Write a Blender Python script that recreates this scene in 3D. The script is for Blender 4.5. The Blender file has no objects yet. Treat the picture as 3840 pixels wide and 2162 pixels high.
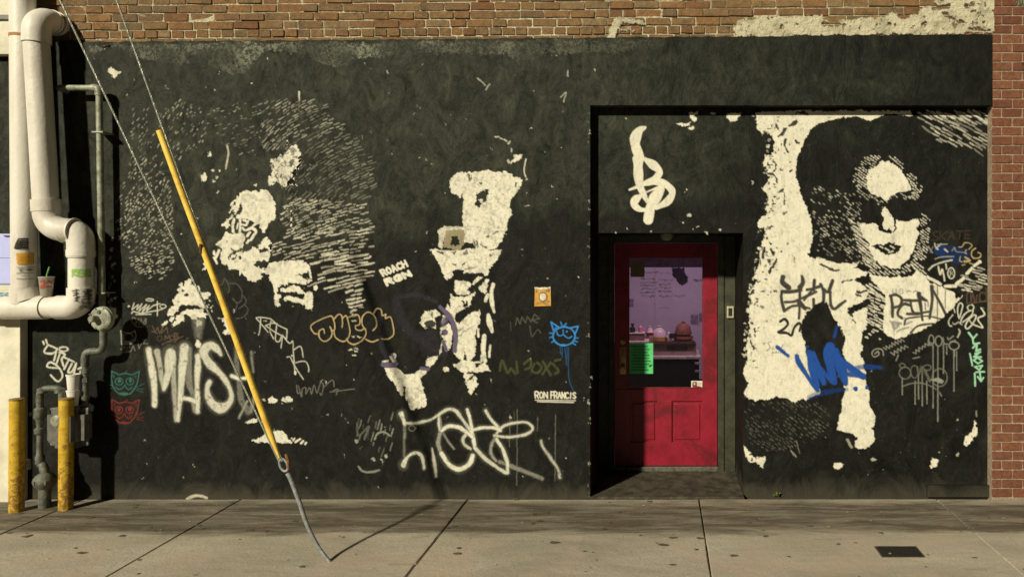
import bpy, bmesh, math, random
import numpy as np
from mathutils import Vector, Matrix
random.seed(7)
RNG = np.random.default_rng(11)
SC = bpy.context.scene
COL = SC.collection

# ------------------------------------------------------------------ camera
CAM_D, CAM_Z, FPX, VX, VY = 5.9, 1.95, 2732.0, 2480.0, 966.0
cd = bpy.data.cameras.new('camera')
cam = bpy.data.objects.new('camera', cd); COL.objects.link(cam)
cam.location = (0, -CAM_D, CAM_Z)
cam.rotation_euler = (math.radians(90), 0, 0)
cd.sensor_width = 36.0
cd.lens = 36.0 * FPX / 3840.0
cd.shift_x = (1920.0 - VX) / 3840.0
cd.shift_y = -(1081.0 - VY) / 3840.0
cd.clip_start = 0.05; cd.clip_end = 500
SC.camera = cam

# ------------------------------------------------------------------ light
LDIR = Vector((0.60, 1.0, -0.64))
w = bpy.data.worlds.new('World'); SC.world = w; w.use_nodes = True
wn = w.node_tree.nodes; wl = w.node_tree.links
bg = wn['Background']
sky = wn.new('ShaderNodeTexSky'); sky.sky_type = 'NISHITA'; sky.sun_disc = False
sky.sun_elevation = math.atan2(0.64, math.hypot(0.60, 1.0))
sky.sun_rotation = math.atan2(-0.60, -1.0)
wl.new(sky.outputs[0], bg.inputs[0]); bg.inputs[1].default_value = 0.0006
sd = bpy.data.lights.new('sun', 'SUN'); sd.energy = 4.6; sd.angle = math.radians(2.6)
sd.color = (1.0, 0.915, 0.70)
sun = bpy.data.objects.new('sun', sd); COL.objects.link(sun)
sun.rotation_euler = LDIR.to_track_quat('-Z', 'Y').to_euler(); sun.location = (-4, -8, 6)
SC.view_settings.view_transform = 'Standard'; SC.view_settings.look = 'None'
SC.view_settings.exposure = 0.0; SC.view_settings.gamma = 1.0
SC.view_settings.use_curve_mapping = False
SC.cycles.max_bounces = 6; SC.cycles.diffuse_bounces = 1; SC.cycles.glossy_bounces = 2; SC.cycles.transparent_max_bounces = 8

# ------------------------------------------------------------------ helpers
def W(px, py, y=0.0):
    """point of the place at depth y (0 = face of the black wall) for a spot measured in the photograph"""
    d = CAM_D + y
    return Vector(((px - VX) * d / FPX, y, CAM_Z - (py - VY) * d / FPX))
def ground(px, py):
    d = CAM_Z * FPX / (py - VY)
    return Vector(((px - VX) * d / FPX, d - CAM_D, 0.0))

def link(name, data, parent=None, label=None, cat=None, group=None, kind=None):
    o = bpy.data.objects.new(name, data); COL.objects.link(o)
    if parent is not None: o.parent = parent
    if label: o['label'] = label
    if cat: o['category'] = cat
    if group: o['group'] = group
    if kind: o['kind'] = kind
    return o
def thing(name, label, cat, loc=(0, 0, 0), group=None, kind=None):
    o = link(name, None, None, label, cat, group, kind); o.location = loc
    o.empty_display_size = 0.1
    bpy.context.view_layer.update()
    return o
def adopt(o, parent):
    """child keeps its world place"""
    o.parent = parent
    o.matrix_parent_inverse = Matrix.Translation(-Vector(parent.location)) if parent.parent is None else Matrix.Identity(4)
    return o
def mesh(name, verts, faces, mat, parent=None, smooth=False, **kw):
    me = bpy.data.meshes.new(name); me.from_pydata([tuple(v) for v in verts], [], faces)
    me.materials.append(mat)
    if smooth:
        me.polygons.foreach_set('use_smooth', [True] * len(me.polygons))
    me.update()
    o = link(name, me, None, **kw)
    if parent is not None: adopt(o, parent)
    return o
class MB:
    def __init__(s): s.v = []; s.f = []
    def add(s, vs, fs):
        n = len(s.v); s.v += [Vector(v) for v in vs]; s.f += [tuple(i + n for i in f) for f in fs]; return s
    def box(s, a, b, ch=0.0):
        x0, y0, z0 = a; x1, y1, z1 = b
        if ch <= 0:
            return s.add([(x0,y0,z0),(x1,y0,z0),(x1,y1,z0),(x0,y1,z0),(x0,y0,z1),(x1,y0,z1),(x1,y1,z1),(x0,y1,z1)],
                  [(0,3,2,1),(4,5,6,7),(0,1,5,4),(1,2,6,5),(2,3,7,6),(3,0,4,7)])
        bm = bmesh.new()
        bmesh.ops.create_cube(bm, size=1)
        for v in bm.verts:
            v.co = Vector(((x0+x1)/2 + v.co.x*(x1-x0), (y0+y1)/2 + v.co.y*(y1-y0), (z0+z1)/2 + v.co.z*(z1-z0)))
        bmesh.ops.bevel(bm, geom=bm.edges[:], offset=ch, segments=2, affect='EDGES', profile=0.6)
        bm.verts.index_update()
        s.add([v.co.copy() for v in bm.verts], [tuple(v.index for v in f.verts) for f in bm.faces]); bm.free()
        return s
    def tube(s, pts, r, n=16, cap=True):
        pts = [Vector(p) for p in pts]; m = len(pts)
        rs = r if isinstance(r, (list, tuple)) else [r] * m
        t0 = (pts[1] - pts[0]).normalized()
        up = Vector((0, 0, 1)) if abs(t0.z) < 0.9 else Vector((0, 1, 0))
        nrm = (up - t0 * up.dot(t0)).normalized()
        base = len(s.v); prev = t0
        for i, p in enumerate(pts):
            if i == 0: t = t0
            elif i == m - 1: t = (pts[i] - pts[i-1]).normalized()
            else: t = ((pts[i+1] - p).normalized() + (p - pts[i-1]).normalized()).normalized()
            q = prev.rotation_difference(t); nrm = (q @ nrm); nrm = (nrm - t * nrm.dot(t)).normalized(); prev = t
            b = t.cross(nrm)
            for k in range(n):
                a = 2 * math.pi * k / n
                s.v.append(p + (nrm * math.cos(a) + b * math.sin(a)) * rs[i])
        for i in range(m - 1):
            for k in range(n):
                a = base + i*n + k; c = base + i*n + (k+1) % n
                s.f.append((a, c, c + n, a + n))
        if cap:
            s.f.append(tuple(base + k for k in reversed(range(n))))
            s.f.append(tuple(base + (m-1)*n + k for k in range(n)))
        return s
    def lathe(s, prof, origin, axis=(0, 0, 1), n=24):
        """prof = [(radius, height along axis)]"""
        ax = Vector(axis).normalized(); o = Vector(origin)
        up = Vector((1, 0, 0)) if abs(ax.x) < 0.9 else Vector((0, 1, 0))
        u = (up - ax * up.dot(ax)).normalized(); v = ax.cross(u); base = len(s.v); m = len(prof)
        for (r, h) in prof:
            for k in range(n):
                a = 2 * math.pi * k / n
                s.v.append(o + ax * h + (u * math.cos(a) + v * math.sin(a)) * max(r, 1e-4))
        for i in range(m - 1):
            for k in range(n):
                a = base + i*n + k; c = base + i*n + (k+1) % n
                s.f.append((a, c, c + n, a + n))
        s.f.append(tuple(base + k for k in reversed(range(n))))
        s.f.append(tuple(base + (m-1)*n + k for k in range(n)))
        return s
    def build(s, name, mat, parent=None, smooth=False, **kw):
        o = mesh(name, s.v, s.f, mat, parent, smooth, **kw)
        if smooth:
            me = o.data
            try:
                me.set_sharp_from_angle(angle=math.radians(40))
            except Exception:
                pass
        return o
def spline(pts, per=6):
    """Catmull-Rom through points of any dimension"""
    P = [np.array(p, float) for p in pts]
    if len(P) < 3:
        return [P[0] + (P[1] - P[0]) * t for t in np.linspace(0, 1, per + 1)]
    out = []
    for i in range(len(P) - 1):
        p0 = P[max(i-1, 0)]; p1 = P[i]; p2 = P[i+1]; p3 = P[min(i+2, len(P)-1)]
        for t in np.linspace(0, 1, per, endpoint=False):
            out.append(0.5 * ((2*p1) + (-p0+p2)*t + (2*p0-5*p1+4*p2-p3)*t*t + (-p0+3*p1-3*p2+p3)*t**3))
    out.append(P[-1]); return out

# ------------------------------------------------------------------ materials
def nodes_of(name):
    m = bpy.data.materials.new(name); m.use_nodes = True
    nt = m.node_tree; b = nt.nodes['Principled BSDF']
    return m, nt, nt.nodes, nt.links, b
def noise(nt, scale, detail=5, rough=0.6, vec=None, dist=0.0, gain=1.7):
    detail = min(detail, 5)
    n = nt.nodes.new('ShaderNodeTexNoise'); n.inputs['Scale'].default_value = scale
    n.inputs['Detail'].default_value = detail; n.inputs['Roughness'].default_value = rough
    n.inputs['Distortion'].default_value = dist
    if vec is not None: nt.links.new(vec, n.inputs['Vector'])
    m = nt.nodes.new('ShaderNodeMath'); m.operation = 'MULTIPLY_ADD'; nt.links.new(n.outputs['Fac'], m.inputs[0])
    m.inputs[1].default_value = gain; m.inputs[2].default_value = 0.5 - 0.5 * gain
    return m.outputs[0]
def ramp(nt, fac, stops):
    r = nt.nodes.new('ShaderNodeValToRGB'); e = r.color_ramp.elements
    while len(e) > 1: e.remove(e[-1])
    e[0].position = stops[0][0]; e[0].color = (*stops[0][1], 1) if len(stops[0][1]) == 3 else stops[0][1]
    for p, c in stops[1:]:
        k = e.new(p); k.color = (*c, 1) if len(c) == 3 else c
    nt.links.new(fac, r.inputs['Fac']); return r.outputs['Color']
def mixc(nt, fac, a, b, mode='MIX'):
    m = nt.nodes.new('ShaderNodeMix'); m.data_type = 'RGBA'; m.blend_type = mode
    for sock, val in ((m.inputs[0], fac), (m.inputs[6], a), (m.inputs[7], b)):
        if hasattr(val, 'is_linked') or hasattr(val, 'links'): nt.links.new(val, sock)
        elif isinstance(val, (int, float)): sock.default_value = val
        else: sock.default_value = (*val, 1)
    return m.outputs[2]
def math_(nt, op, a, b=None, clamp=False):
    m = nt.nodes.new('ShaderNodeMath'); m.operation = op; m.use_clamp = clamp
    for i, v in enumerate((a, b)):
        if v is None: continue
        if isinstance(v, (int, float)): m.inputs[i].default_value = v
        else: nt.links.new(v, m.inputs[i])
    return m.outputs[0]
def bump(nt, h, dist, strength=1.0, normal=None):
    b = nt.nodes.new('ShaderNodeBump'); b.inputs['Distance'].default_value = dist; b.inputs['Strength'].default_value = strength
    nt.links.new(h, b.inputs['Height'])
    if normal is not None: nt.links.new(normal, b.inputs['Normal'])
    return b.outputs[0]
def position(nt):
    return nt.nodes.new('ShaderNodeNewGeometry').outputs['Position']
def sep(nt, v):
    s = nt.nodes.new('ShaderNodeSeparateXYZ'); nt.links.new(v, s.inputs[0]); return s.outputs
def scaled(nt, v, sc):
    m = nt.nodes.new('ShaderNodeVectorMath'); m.operation = 'MULTIPLY'; nt.links.new(v, m.inputs[0]); m.inputs[1].default_value = sc
    return m.outputs[0]
def plain(name, col, rough=0.6, var=0.25, scale=20, metal=0.0, bmp=0.0, spec=0.4, dirt=None, dirt_amt=0.5):
    m, nt, N, L, b = nodes_of(name)
    p = position(nt); f = noise(nt, scale, 6, 0.65, p)
    lo = tuple(c * (1 - var) for c in col); hi = tuple(min(1, c * (1 + var)) for c in col)
    c = ramp(nt, f, [(0.3, lo), (0.7, hi)])
    if dirt is not None:
        g = noise(nt, scale * 0.35, 8, 0.7, p, 0.6)
        gm = ramp(nt, g, [(0.5, (0, 0, 0)), (0.68, (dirt_amt,) * 3)])
        c = mixc(nt, gm, c, dirt)
    L.new(c, b.inputs['Base Color']); b.inputs['Roughness'].default_value = rough
    b.inputs['Metallic'].default_value = metal; b.inputs['Specular IOR Level'].default_value = spec
    if bmp > 0:
        L.new(bump(nt, noise(nt, scale * 4, 6, 0.7, p), bmp), b.inputs['Normal'])
    return m
def stucco(name):
    m, nt, N, L, b = nodes_of(name)
    p = position(nt); xyz = sep(nt, p)
    big = noise(nt, 1.0, 5, 0.62, p, 0.8)
    mid = noise(nt, 3.2, 5, 0.68, scaled(nt, p, (1, 1, 0.6)), 1.4)
    fin = noise(nt, 10, 5, 0.74, scaled(nt, p, (1.2, 1, 0.8)), 1.8, 2.0)
    old = ramp(nt, mid, [(0.12, (0.016, 0.0175, 0.0125)), (0.45, (0.028, 0.031, 0.0225)), (0.72, (0.043, 0.047, 0.034)), (0.95, (0.060, 0.065, 0.047))])  # lighter of the two wall tones
    new = ramp(nt, mid, [(0.15, (0.0065, 0.0067, 0.0056)), (0.5, (0.0095, 0.0100, 0.0080)), (0.85, (0.0155, 0.016, 0.0125))])  # darker of the two wall tones
    # two tones in a ragged blend: darker to the right and low down
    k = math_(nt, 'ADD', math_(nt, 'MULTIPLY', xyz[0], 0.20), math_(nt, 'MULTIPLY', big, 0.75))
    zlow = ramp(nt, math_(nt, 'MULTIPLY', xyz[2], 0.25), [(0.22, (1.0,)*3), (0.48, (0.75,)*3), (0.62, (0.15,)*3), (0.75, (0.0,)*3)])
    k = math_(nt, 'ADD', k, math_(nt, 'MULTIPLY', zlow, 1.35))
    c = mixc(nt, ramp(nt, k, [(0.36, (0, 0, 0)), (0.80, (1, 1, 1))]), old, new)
    c = mixc(nt, ramp(nt, fin, [(0.10, (0.85,)*3), (0.52, (0, 0, 0))]), c, (0.009, 0.009, 0.007))
    c = mixc(nt, ramp(nt, fin, [(0.66, (0, 0, 0)), (1.0, (0.35,)*3)]), c, (0.060, 0.064, 0.047))
    fk = noise(nt, 46, 2, 0.5, p)
    c = mixc(nt, mixc(nt, 1.0, ramp(nt, fk, [(0.90, (0, 0, 0)), (0.96, (0.5,)*3)]), ramp(nt, big, [(0.5, (0, 0, 0)), (0.75, (1, 1, 1))]), 'MULTIPLY'), c, (0.30, 0.30, 0.23))
    vm = nt.nodes.new('ShaderNodeVectorMath'); vm.operation = 'SCALE'; L.new(c, vm.inputs[0])
    L.new(math_(nt, 'MAXIMUM', math_(nt, 'MULTIPLY', math_(nt, 'SUBTRACT', noise(nt, 5.5, 5, 0.78, scaled(nt, p, (1.25, 1, 0.8)), 1.0, 1.0), 0.22), 3.5), 0.4), vm.inputs['Scale'])
    c = vm.outputs[0]
    # splash dirt near the pavement
    zz = math_(nt, 'ADD', xyz[2], math_(nt, 'MULTIPLY', math_(nt, 'SUBTRACT', mid, 0.5), 0.25))
    c = mixc(nt, ramp(nt, zz, [(0.0, (0.8,)*3), (0.14, (0, 0, 0))]), c, (0.060, 0.055, 0.040))
    L.new(c, b.inputs['Base Color'])
    L.new(ramp(nt, mid, [(0.2, (0.5,)*3), (0.8, (0.85,)*3)]), b.inputs['Roughness'])
    b.inputs['Specular IOR Level'].default_value = 0.15
    h = math_(nt, 'ADD', math_(nt, 'MULTIPLY', mid, 1.2), math_(nt, 'MULTIPLY', noise(nt, 60, 4, 0.75, p), 0.35))
    L.new(bump(nt, h, 0.007), b.inputs['Normal'])
    return m
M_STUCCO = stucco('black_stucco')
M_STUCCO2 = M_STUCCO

def paint(name, col, wear=0.3, streak=0.25, rough=0.55, wear_scale=30, dirt=(0.42, 0.41, 0.30), under=0.25):
    """opaque brushed or sprayed paint; attribute a = coverage"""
    m, nt, N, L, b = nodes_of(name)
    p = position(nt)
    at = nt.nodes.new('ShaderNodeAttribute'); at.attribute_name = 'a'
    st = noise(nt, 14, 8, 0.75, scaled(nt, p, (1.0, 1, 0.5)), 1.5)
    c = ramp(nt, st, [(0.15, tuple(x * (1 - streak) for x in col)), (0.62, col)])
    br = noise(nt, 9, 5, 0.7, scaled(nt, p, (2.6, 1, 0.7)), 0.9)
    c = mixc(nt, ramp(nt, br, [(0.56, (0, 0, 0)), (0.90, (min(1, streak * 2.6),) * 3)]), c, tuple(x * 0.52 for x in col))
    dm = ramp(nt, noise(nt, 7, 8, 0.8, p, 2.5), [(0.62, (0, 0, 0)), (0.92, (0.30 + 0.3 * wear,) * 3)])
    dcol = tuple(0.45 * a + 0.55 * c_ * 0.6 for a, c_ in zip(dirt, col)) if sum(col) > 1 else tuple(0.6 * x for x in col)
    c = mixc(nt, dm, c, dcol)
    L.new(c, b.inputs['Base Color']); b.inputs['Roughness'].default_value = rough
    b.inputs['Specular IOR Level'].default_value = 0.3
    wv = noise(nt, wear_scale, 8, 0.8, p, 1.0)
    wr = ramp(nt, wv, [(0.80 - 0.25 * wear, (1, 1, 1)), (1.0 - 0.25 * wear, (under,) * 3)])
    a = math_(nt, 'MULTIPLY', at.outputs['Fac'], wr, True)
    L.new(a, b.inputs['Alpha'])
    L.new(bump(nt, noise(nt, 45, 2, 0.7, p), 0.0016), b.inputs['Normal'])
    return m
WHITE = (0.80, 0.77, 0.63)

# ------------------------------------------------------------------ raster of painted marks -> mesh
CELL = 2.5; SUB = 1.25
REG = dict(A=(750,500,3.624), B=(750,800,3.624), C=(400,1050,3.624), D=(400,1300,3.22), E=(1550,500,2.9), F=(1400,900,2.636),
  G=(1400,1350,3.222), H=(1850,950,2.4175), I=(1300,1450,2.862), J=(2220,400,2.9), K=(2760,400,2.9), L=(3000,400,2.0716),
  M=(2760,900,2.9), N=(3200,850,3.222), O=(2760,1200,2.4167), Q=(3200,1200,3.222), R=(400,350,1.7057), S=(940,1100,2.9),
  T=(0,1750,1.3417), U=(1920,1750,1.3417), V=(300,1120,3.625), X=(860,1380,3.627), Y=(1200,900,3.627), Z=(3400,1500,2.19),
  a=(0,0,2.683), b=(960,0,2.683), c=(1920,0,2.683), d=(2880,0,2.683), e=(0,1200,1.8125), f=(0,600,2.416), g=(2250,940,2.686), p=(0,0,1.0))
def to_src(reg, pts):
    x0, y0, s = REG[reg]; return [(x0 + q[0] / s, y0 + q[1] / s) + tuple(k / s for k in q[2:3]) for q in pts]
def vnoise(h, w, cell, rng):
    gh, gw = int(h / cell) + 3, int(w / cell) + 3
    g = rng.random((gh, gw)).astype(np.float32)
    y = np.arange(h) / cell; x = np.arange(w) / cell
    yi = y.astype(int); xi = x.astype(int); fy = (y - yi); fx = (x - xi)
    fy = (fy*fy*(3-2*fy))[:, None]; fx = (fx*fx*(3-2*fx))[None, :]
    a = g[yi][:, xi]; b = g[yi][:, xi+1]; c = g[yi+1][:, xi]; d = g[yi+1][:, xi+1]
    return (a*(1-fx)+b*fx)*(1-fy) + (c*(1-fx)+d*fx)*fy
class Layer:
    def __init__(s, box, warp=1.0, seed=1):
        s.x0, s.y0, s.x1, s.y1 = box; s.rng = np.random.default_rng(seed)
        s.w = int((s.x1 - s.x0) / SUB) + 4; s.h = int((s.y1 - s.y0) / SUB) + 4
        s.w += s.w % 2; s.h += s.h % 2
        s.A = np.zeros((s.h, s.w), np.float32)
        gx = s.x0 + (np.arange(s.w) + 0.5) * SUB; gy = s.y0 + (np.arange(s.h) + 0.5) * SUB
        X, Y = np.meshgrid(gx, gy)
        def wob():
            return (vnoise(s.h, s.w, 26, s.rng) - 0.5) * 9 + (vnoise(s.h, s.w, 8, s.rng) - 0.5) * 7 + (vnoise(s.h, s.w, 3, s.rng) - 0.5) * 6
        wx = warp * wob(); wy = warp * wob()
        s.X = (X + wx).astype(np.float32); s.Y = (Y + wy).astype(np.float32)
        s.SX = (X + .28 * wx + .5 * (vnoise(s.h, s.w, 3, s.rng) - .5)).astype(np.float32); s.SY = (Y + .28 * wy).astype(np.float32)
    def win(s, x0, y0, x1, y1, pad=14):
        a = max(0, int((x0 - pad - s.x0) / SUB)); b = min(s.w, int((x1 + pad - s.x0) / SUB) + 1)
        c = max(0, int((y0 - pad - s.y0) / SUB)); d = min(s.h, int((y1 + pad - s.y0) / SUB) + 1)
        return slice(c, d), slice(a, b)
    def put(s, sl, v, mode):
        if mode == 'add': s.A[sl] = np.maximum(s.A[sl], v)
        else: s.A[sl] *= (1 - v)
    def poly(s, reg, pts, v=1.0, mode='add'):
        P = to_src(reg, pts) if reg else pts
        xs = [q[0] for q in P]; ys = [q[1] for q in P]
        sl = s.win(min(xs), min(ys), max(xs), max(ys))
        X = s.X[sl]; Y = s.Y[sl]; ins = np.zeros(X.shape, bool)
        if X.size == 0: return s
        for i in range(len(P)):
            xa, ya = P[i][:2]; xb, yb = P[(i+1) % len(P)][:2]
            if ya == yb: continue
            ins ^= ((ya > Y) != (yb > Y)) & (X < (xb - xa) * (Y - ya) / (yb - ya) + xa)
        s.put(sl, ins.astype(np.float32) * (v ** 1.8 if mode == 'add' else v), mode); return s
    def hole(s, reg, pts, v=1.0): return s.poly(reg, pts, v, 'cut')
    def stroke(s, reg, pts, wd=12, v=1.0, soft=2.0, mode='add', curve=True, fade=False):
        x0, y0, sc = REG[reg] if reg else (0, 0, 1)
        P = [(x0 + q[0]/sc, y0 + q[1]/sc, (q[2] if len(q) > 2 else wd) / sc) for q in pts]
        Q = spline(P, 5) if (curve and len(P) > 2) else P
        if curve and len(Q) > 4:
            ph = s.rng.uniform(0, 6.28); am = 0.16
            Q = [(q[0], q[1], q[2] * (1 + am * math.sin(ph + i * 0.55) * math.sin(1.7 * ph + i * 0.23))) for i, q in enumerate(Q)]
        xs = [q[0] for q in Q]; ys = [q[1] for q in Q]; mw = max(q[2] for q in Q)
        sl = s.win(min(xs)-mw, min(ys)-mw, max(xs)+mw, max(ys)+mw)
        X = (s.SX if mode == 'add' else s.X)[sl]; Y = (s.SY if mode == 'add' else s.Y)[sl]
        if X.size == 0: return s
        best = np.full(X.shape, -99.0, np.float32)
        for i in range(len(Q) - 1):
            ax, ay, aw = Q[i]; bx, by, bw = Q[i+1]
            m = max(aw, bw) / 2 + 10
            lx0 = int((min(ax,bx) - m - s.x0)/SUB) - sl[1].start; lx1 = int((max(ax,bx) + m - s.x0)/SUB) - sl[1].start + 2
            ly0 = int((min(ay,by) - m - s.y0)/SUB) - sl[0].start; ly1 = int((max(ay,by) + m - s.y0)/SUB) - sl[0].start + 2
            q = (slice(max(ly0,0), max(ly1,0)), slice(max(lx0,0), max(lx1,0)))
            XX = X[q]; YY = Y[q]
            if XX.size == 0: continue
            dx, dy = bx-ax, by-ay; L2 = dx*dx + dy*dy + 1e-6
            t = np.clip(((XX-ax)*dx + (YY-ay)*dy) / L2, 0, 1)
            d = np.hypot(XX - ax - t*dx, YY - ay - t*dy)
            best[q] = np.maximum(best[q], (aw + (bw-aw)*t)/2 - d)
        val = np.clip(best / soft + 0.5, 0, 1) * (v ** 1.8 if mode == 'add' else v)
        s.put(sl, val, mode); return s
    def cut(s, reg, pts, wd=12, v=1.0): return s.stroke(reg, pts, wd, v, mode='cut')
    def ell(s, reg, cx, cy, rx, ry, v=1.0, mode='add'):
        return s.poly(reg, [(cx + rx*math.cos(a), cy + ry*math.sin(a)) for a in np.linspace(0, 2*math.pi, 18, endpoint=False)], v, mode)
    def ring(s, reg, cx, cy, rx, ry, wd, v=1.0):
        return s.stroke(reg, [(cx + rx*math.cos(a), cy + ry*math.sin(a)) for a in np.linspace(0, 2*math.pi, 13)], wd, v)
    def hatch(s, reg, pts, ang, row=14, ln=(10, 26), gap=(7, 15), wd=(5, 8), keep=0.8, v=(0.5, 1.0), wob=3, bend=0.0):
        P = to_src(reg, pts) if reg else pts
        xs = np.array([q[0] for q in P]); ys = np.array([q[1] for q in P]); cx, cy = xs.mean(), ys.mean()
        R = math.hypot(xs.max()-xs.min(), ys.max()-ys.min()) / 2 + 5
        a = math.radians(ang); u = (math.cos(a), -math.sin(a)); n = (math.sin(a), math.cos(a)); r = s.rng
        def inside(x, y):
            c = False
            for i in range(len(P)):
                xa, ya = P[i]; xb, yb = P[(i+1) % len(P)]
                if (ya > y) != (yb > y) and x < (xb-xa)*(y-ya)/(yb-ya)+xa: c = not c
            return c
        dn = vnoise(64, 64, 7, r); bx0, by0 = xs.min(), ys.min(); bw, bh = max(1, xs.max()-xs.min()), max(1, ys.max()-ys.min())
        def dens(x, y): return dn[int(np.clip((y-by0)/bh, 0, .99)*63), int(np.clip((x-bx0)/bw, 0, .99)*63)]
        k = -R
        while k < R:
            t = -R + r.random() * 20
            while t < R:
                l = r.uniform(*ln)
                tm = t + l/2; kk = k + bend*tm*tm; px = cx + u[0]*tm + n[0]*kk; py = cy + u[1]*tm + n[1]*kk
                jit = r.normal(0, wob*0.5)
                dd = dens(px, py)
                if r.random() < keep * (0.55 + 0.75 * dd) and inside(px, py):
                    j = r.normal(0, 4) * math.pi/180 - math.atan(2*bend*tm); uu = (math.cos(a+j), -math.sin(a+j)); h = l/2; ww = r.uniform(*wd)
                    b = r.normal(0, 1.2)
                    s.stroke(None, [(px-uu[0]*h+n[0]*jit, py-uu[1]*h+n[1]*jit, ww*r.uniform(.7,1)), (px+n[0]*(jit+b), py+n[1]*(jit+b), ww), (px+uu[0]*h+n[0]*jit, py+uu[1]*h+n[1]*jit, ww*r.uniform(.6,1))], v=min(1, (v[0] + (v[1]-v[0]) * (0.6*r.random() + 0.5*dd))), curve=False)
                t += l + r.uniform(*gap)
            k += row * r.uniform(0.85, 1.15)
        return s
    def speckle(s, thr=0.72, cell=5, to=0.25, area=None):
        """break the coverage up: chipped, dry-brushed"""
        n = 0.6*vnoise(s.h, s.w, cell, s.rng) + 0.4*vnoise(s.h, s.w, cell*3, s.rng)
        k = np.clip((n - thr) / 0.06, 0, 1) * (1 - to)
        if area is not None:
            m = Layer((s.x0, s.y0, s.x1, s.y1), 1.0, 5)
            m.poly(*area); k = k * m.A
        s.A *= (1 - k); return s
    def build(s, name, mat, fn, parent=None, **kw):
        B = s.A.reshape(s.h//2, 2, s.w//2, 2).mean((1, 3))
        h, wd = B.shape
        on = np.maximum(np.maximum(B[:-1,:-1], B[1:,:-1]), np.maximum(B[:-1,1:], B[1:,1:])) > 0.012
        jy, jx = np.nonzero(on)
        idx = np.stack([jy*wd+jx, (jy+1)*wd+jx, (jy+1)*wd+jx+1, jy*wd+jx+1], 1)
        used, inv = np.unique(idx, return_inverse=True); inv = inv.reshape(idx.shape)
        px = s.x0 + (used % wd + 0.5) * CELL; py = s.y0 + (used // wd + 0.5) * CELL
        co = fn(px, py).astype(np.float32)
        me = bpy.data.meshes.new(name); nv = len(used); nf = len(inv)
        me.vertices.add(nv); me.vertices.foreach_set('co', co.ravel())
        me.loops.add(nf*4); me.loops.foreach_set('vertex_index', inv.astype(np.int32).ravel())
        me.polygons.add(nf); me.polygons.foreach_set('loop_start', np.arange(0, nf*4, 4, dtype=np.int32))
        me.update(calc_edges=True)
        at = me.attributes.new('a', 'FLOAT', 'POINT'); at.data.foreach_set('value', B.ravel()[used].astype(np.float32))
        me.materials.append(mat)
        o = link(name, me, None, **kw)
        if parent is not None: adopt(o, parent)
        return o
def flat(y):
    d = CAM_D + y
    return lambda px, py: np.stack([(px - VX) * d / FPX, np.full(px.shape, y), CAM_Z - (py - VY) * d / FPX], 1)
def mapped(base, y):
    """mark measured against plane 'base', laid on plane y"""
    d = CAM_D + base
    return lambda px, py: np.stack([(px - VX) * d / FPX, np.full(px.shape, y), CAM_Z - (py - VY) * d / FPX], 1)
FONT = dict(A=[[(0,1),(.5,0),(1,1)],[(.22,.62),(.78,.62)]], B=[[(0,1),(0,0),(.7,.05),(.8,.25),(.6,.45),(0,.48)],[(.6,.48),(1,.7),(.8,.97),(0,1)]],
  C=[[(1,.15),(.6,0),(.15,.2),(0,.5),(.15,.85),(.6,1),(1,.85)]], D=[[(0,0),(0,1),(.6,.95),(1,.5),(.6,.05),(0,0)]], E=[[(1,0),(0,0),(0,1),(1,1)],[(0,.5),(.8,.5)]],
  F=[[(1,0),(0,0),(0,1)],[(0,.5),(.75,.5)]], G=[[(1,.15),(.6,0),(.1,.2),(0,.5),(.1,.85),(.6,1),(1,.85),(1,.55),(.6,.55)]], H=[[(0,0),(0,1)],[(1,0),(1,1)],[(0,.5),(1,.5)]],
  I=[[(.5,0),(.5,1)]], K=[[(0,0),(0,1)],[(1,0),(.05,.55),(1,1)]], L=[[(0,0),(0,1),(1,1)]], M=[[(0,1),(.05,0),(.5,.7),(.95,0),(1,1)]], N=[[(0,1),(0,0),(1,1),(1,0)]],
  O=[[(.5,0),(.1,.2),(0,.5),(.1,.8),(.5,1),(.9,.8),(1,.5),(.9,.2),(.5,0)]], P=[[(0,1),(0,0),(.8,.05),(.95,.28),(.7,.5),(0,.52)]], R=[[(0,1),(0,0),(.75,.04),(.95,.25),(.7,.48),(0,.5)],[(.45,.5),(1,1)]],
  S=[[(1,.12),(.5,0),(.08,.2),(.3,.45),(.8,.58),(.95,.82),(.5,1),(0,.88)]], T=[[(0,0),(1,0)],[(.5,0),(.5,1)]], U=[[(0,0),(.05,.8),(.5,1),(.95,.8),(1,0)]], Y=[[(0,0),(.5,.5),(1,0)],[(.5,.5),(.5,1)]], X=[[(0,0),(1,1)],[(1,0),(0,1)]],
  V=[[(0,0),(.5,1),(1,0)]], W=[[(0,0),(.25,1),(.5,.3),(.75,1),(1,0)]], Z=[[(0,0),(1,0),(0,1),(1,1)]])
FONT['0'] = FONT['O']; FONT['2'] = [[(0,.2),(.5,0),(1,.25),(.7,.55),(0,1),(1,1)]]
def write(lay, reg, text, quad, wd, gap=0.28, v=1.0, jit=0.02, curve=True):
    """hand lettering inside quad (tl, tr, br, bl)"""
    tl, tr, br, bl = [np.array(q, float) for q in quad]
    n = len(text); adv = 1.0 / (n - gap * 0.9 if n > 1 else 1); r = lay.rng
    for i, ch in enumerate(text):
        if ch == ' ': continue
        cw = adv * (1 - gap); x0 = i * adv
        for line in FONT[ch]:
            pts = []
            for (u, t) in line:
                if ch == 'I': u = 0.5
                uu = x0 + cw * u + r.normal(0, jit*0.3); tt = t + r.normal(0, jit)
                q = (tl + (tr-tl)*uu) * (1-tt) + (bl + (br-bl)*uu) * tt; pts.append(tuple(q))
            lay.stroke(reg, pts, wd, v, curve=curve and len(pts) > 4)
    return lay

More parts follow.
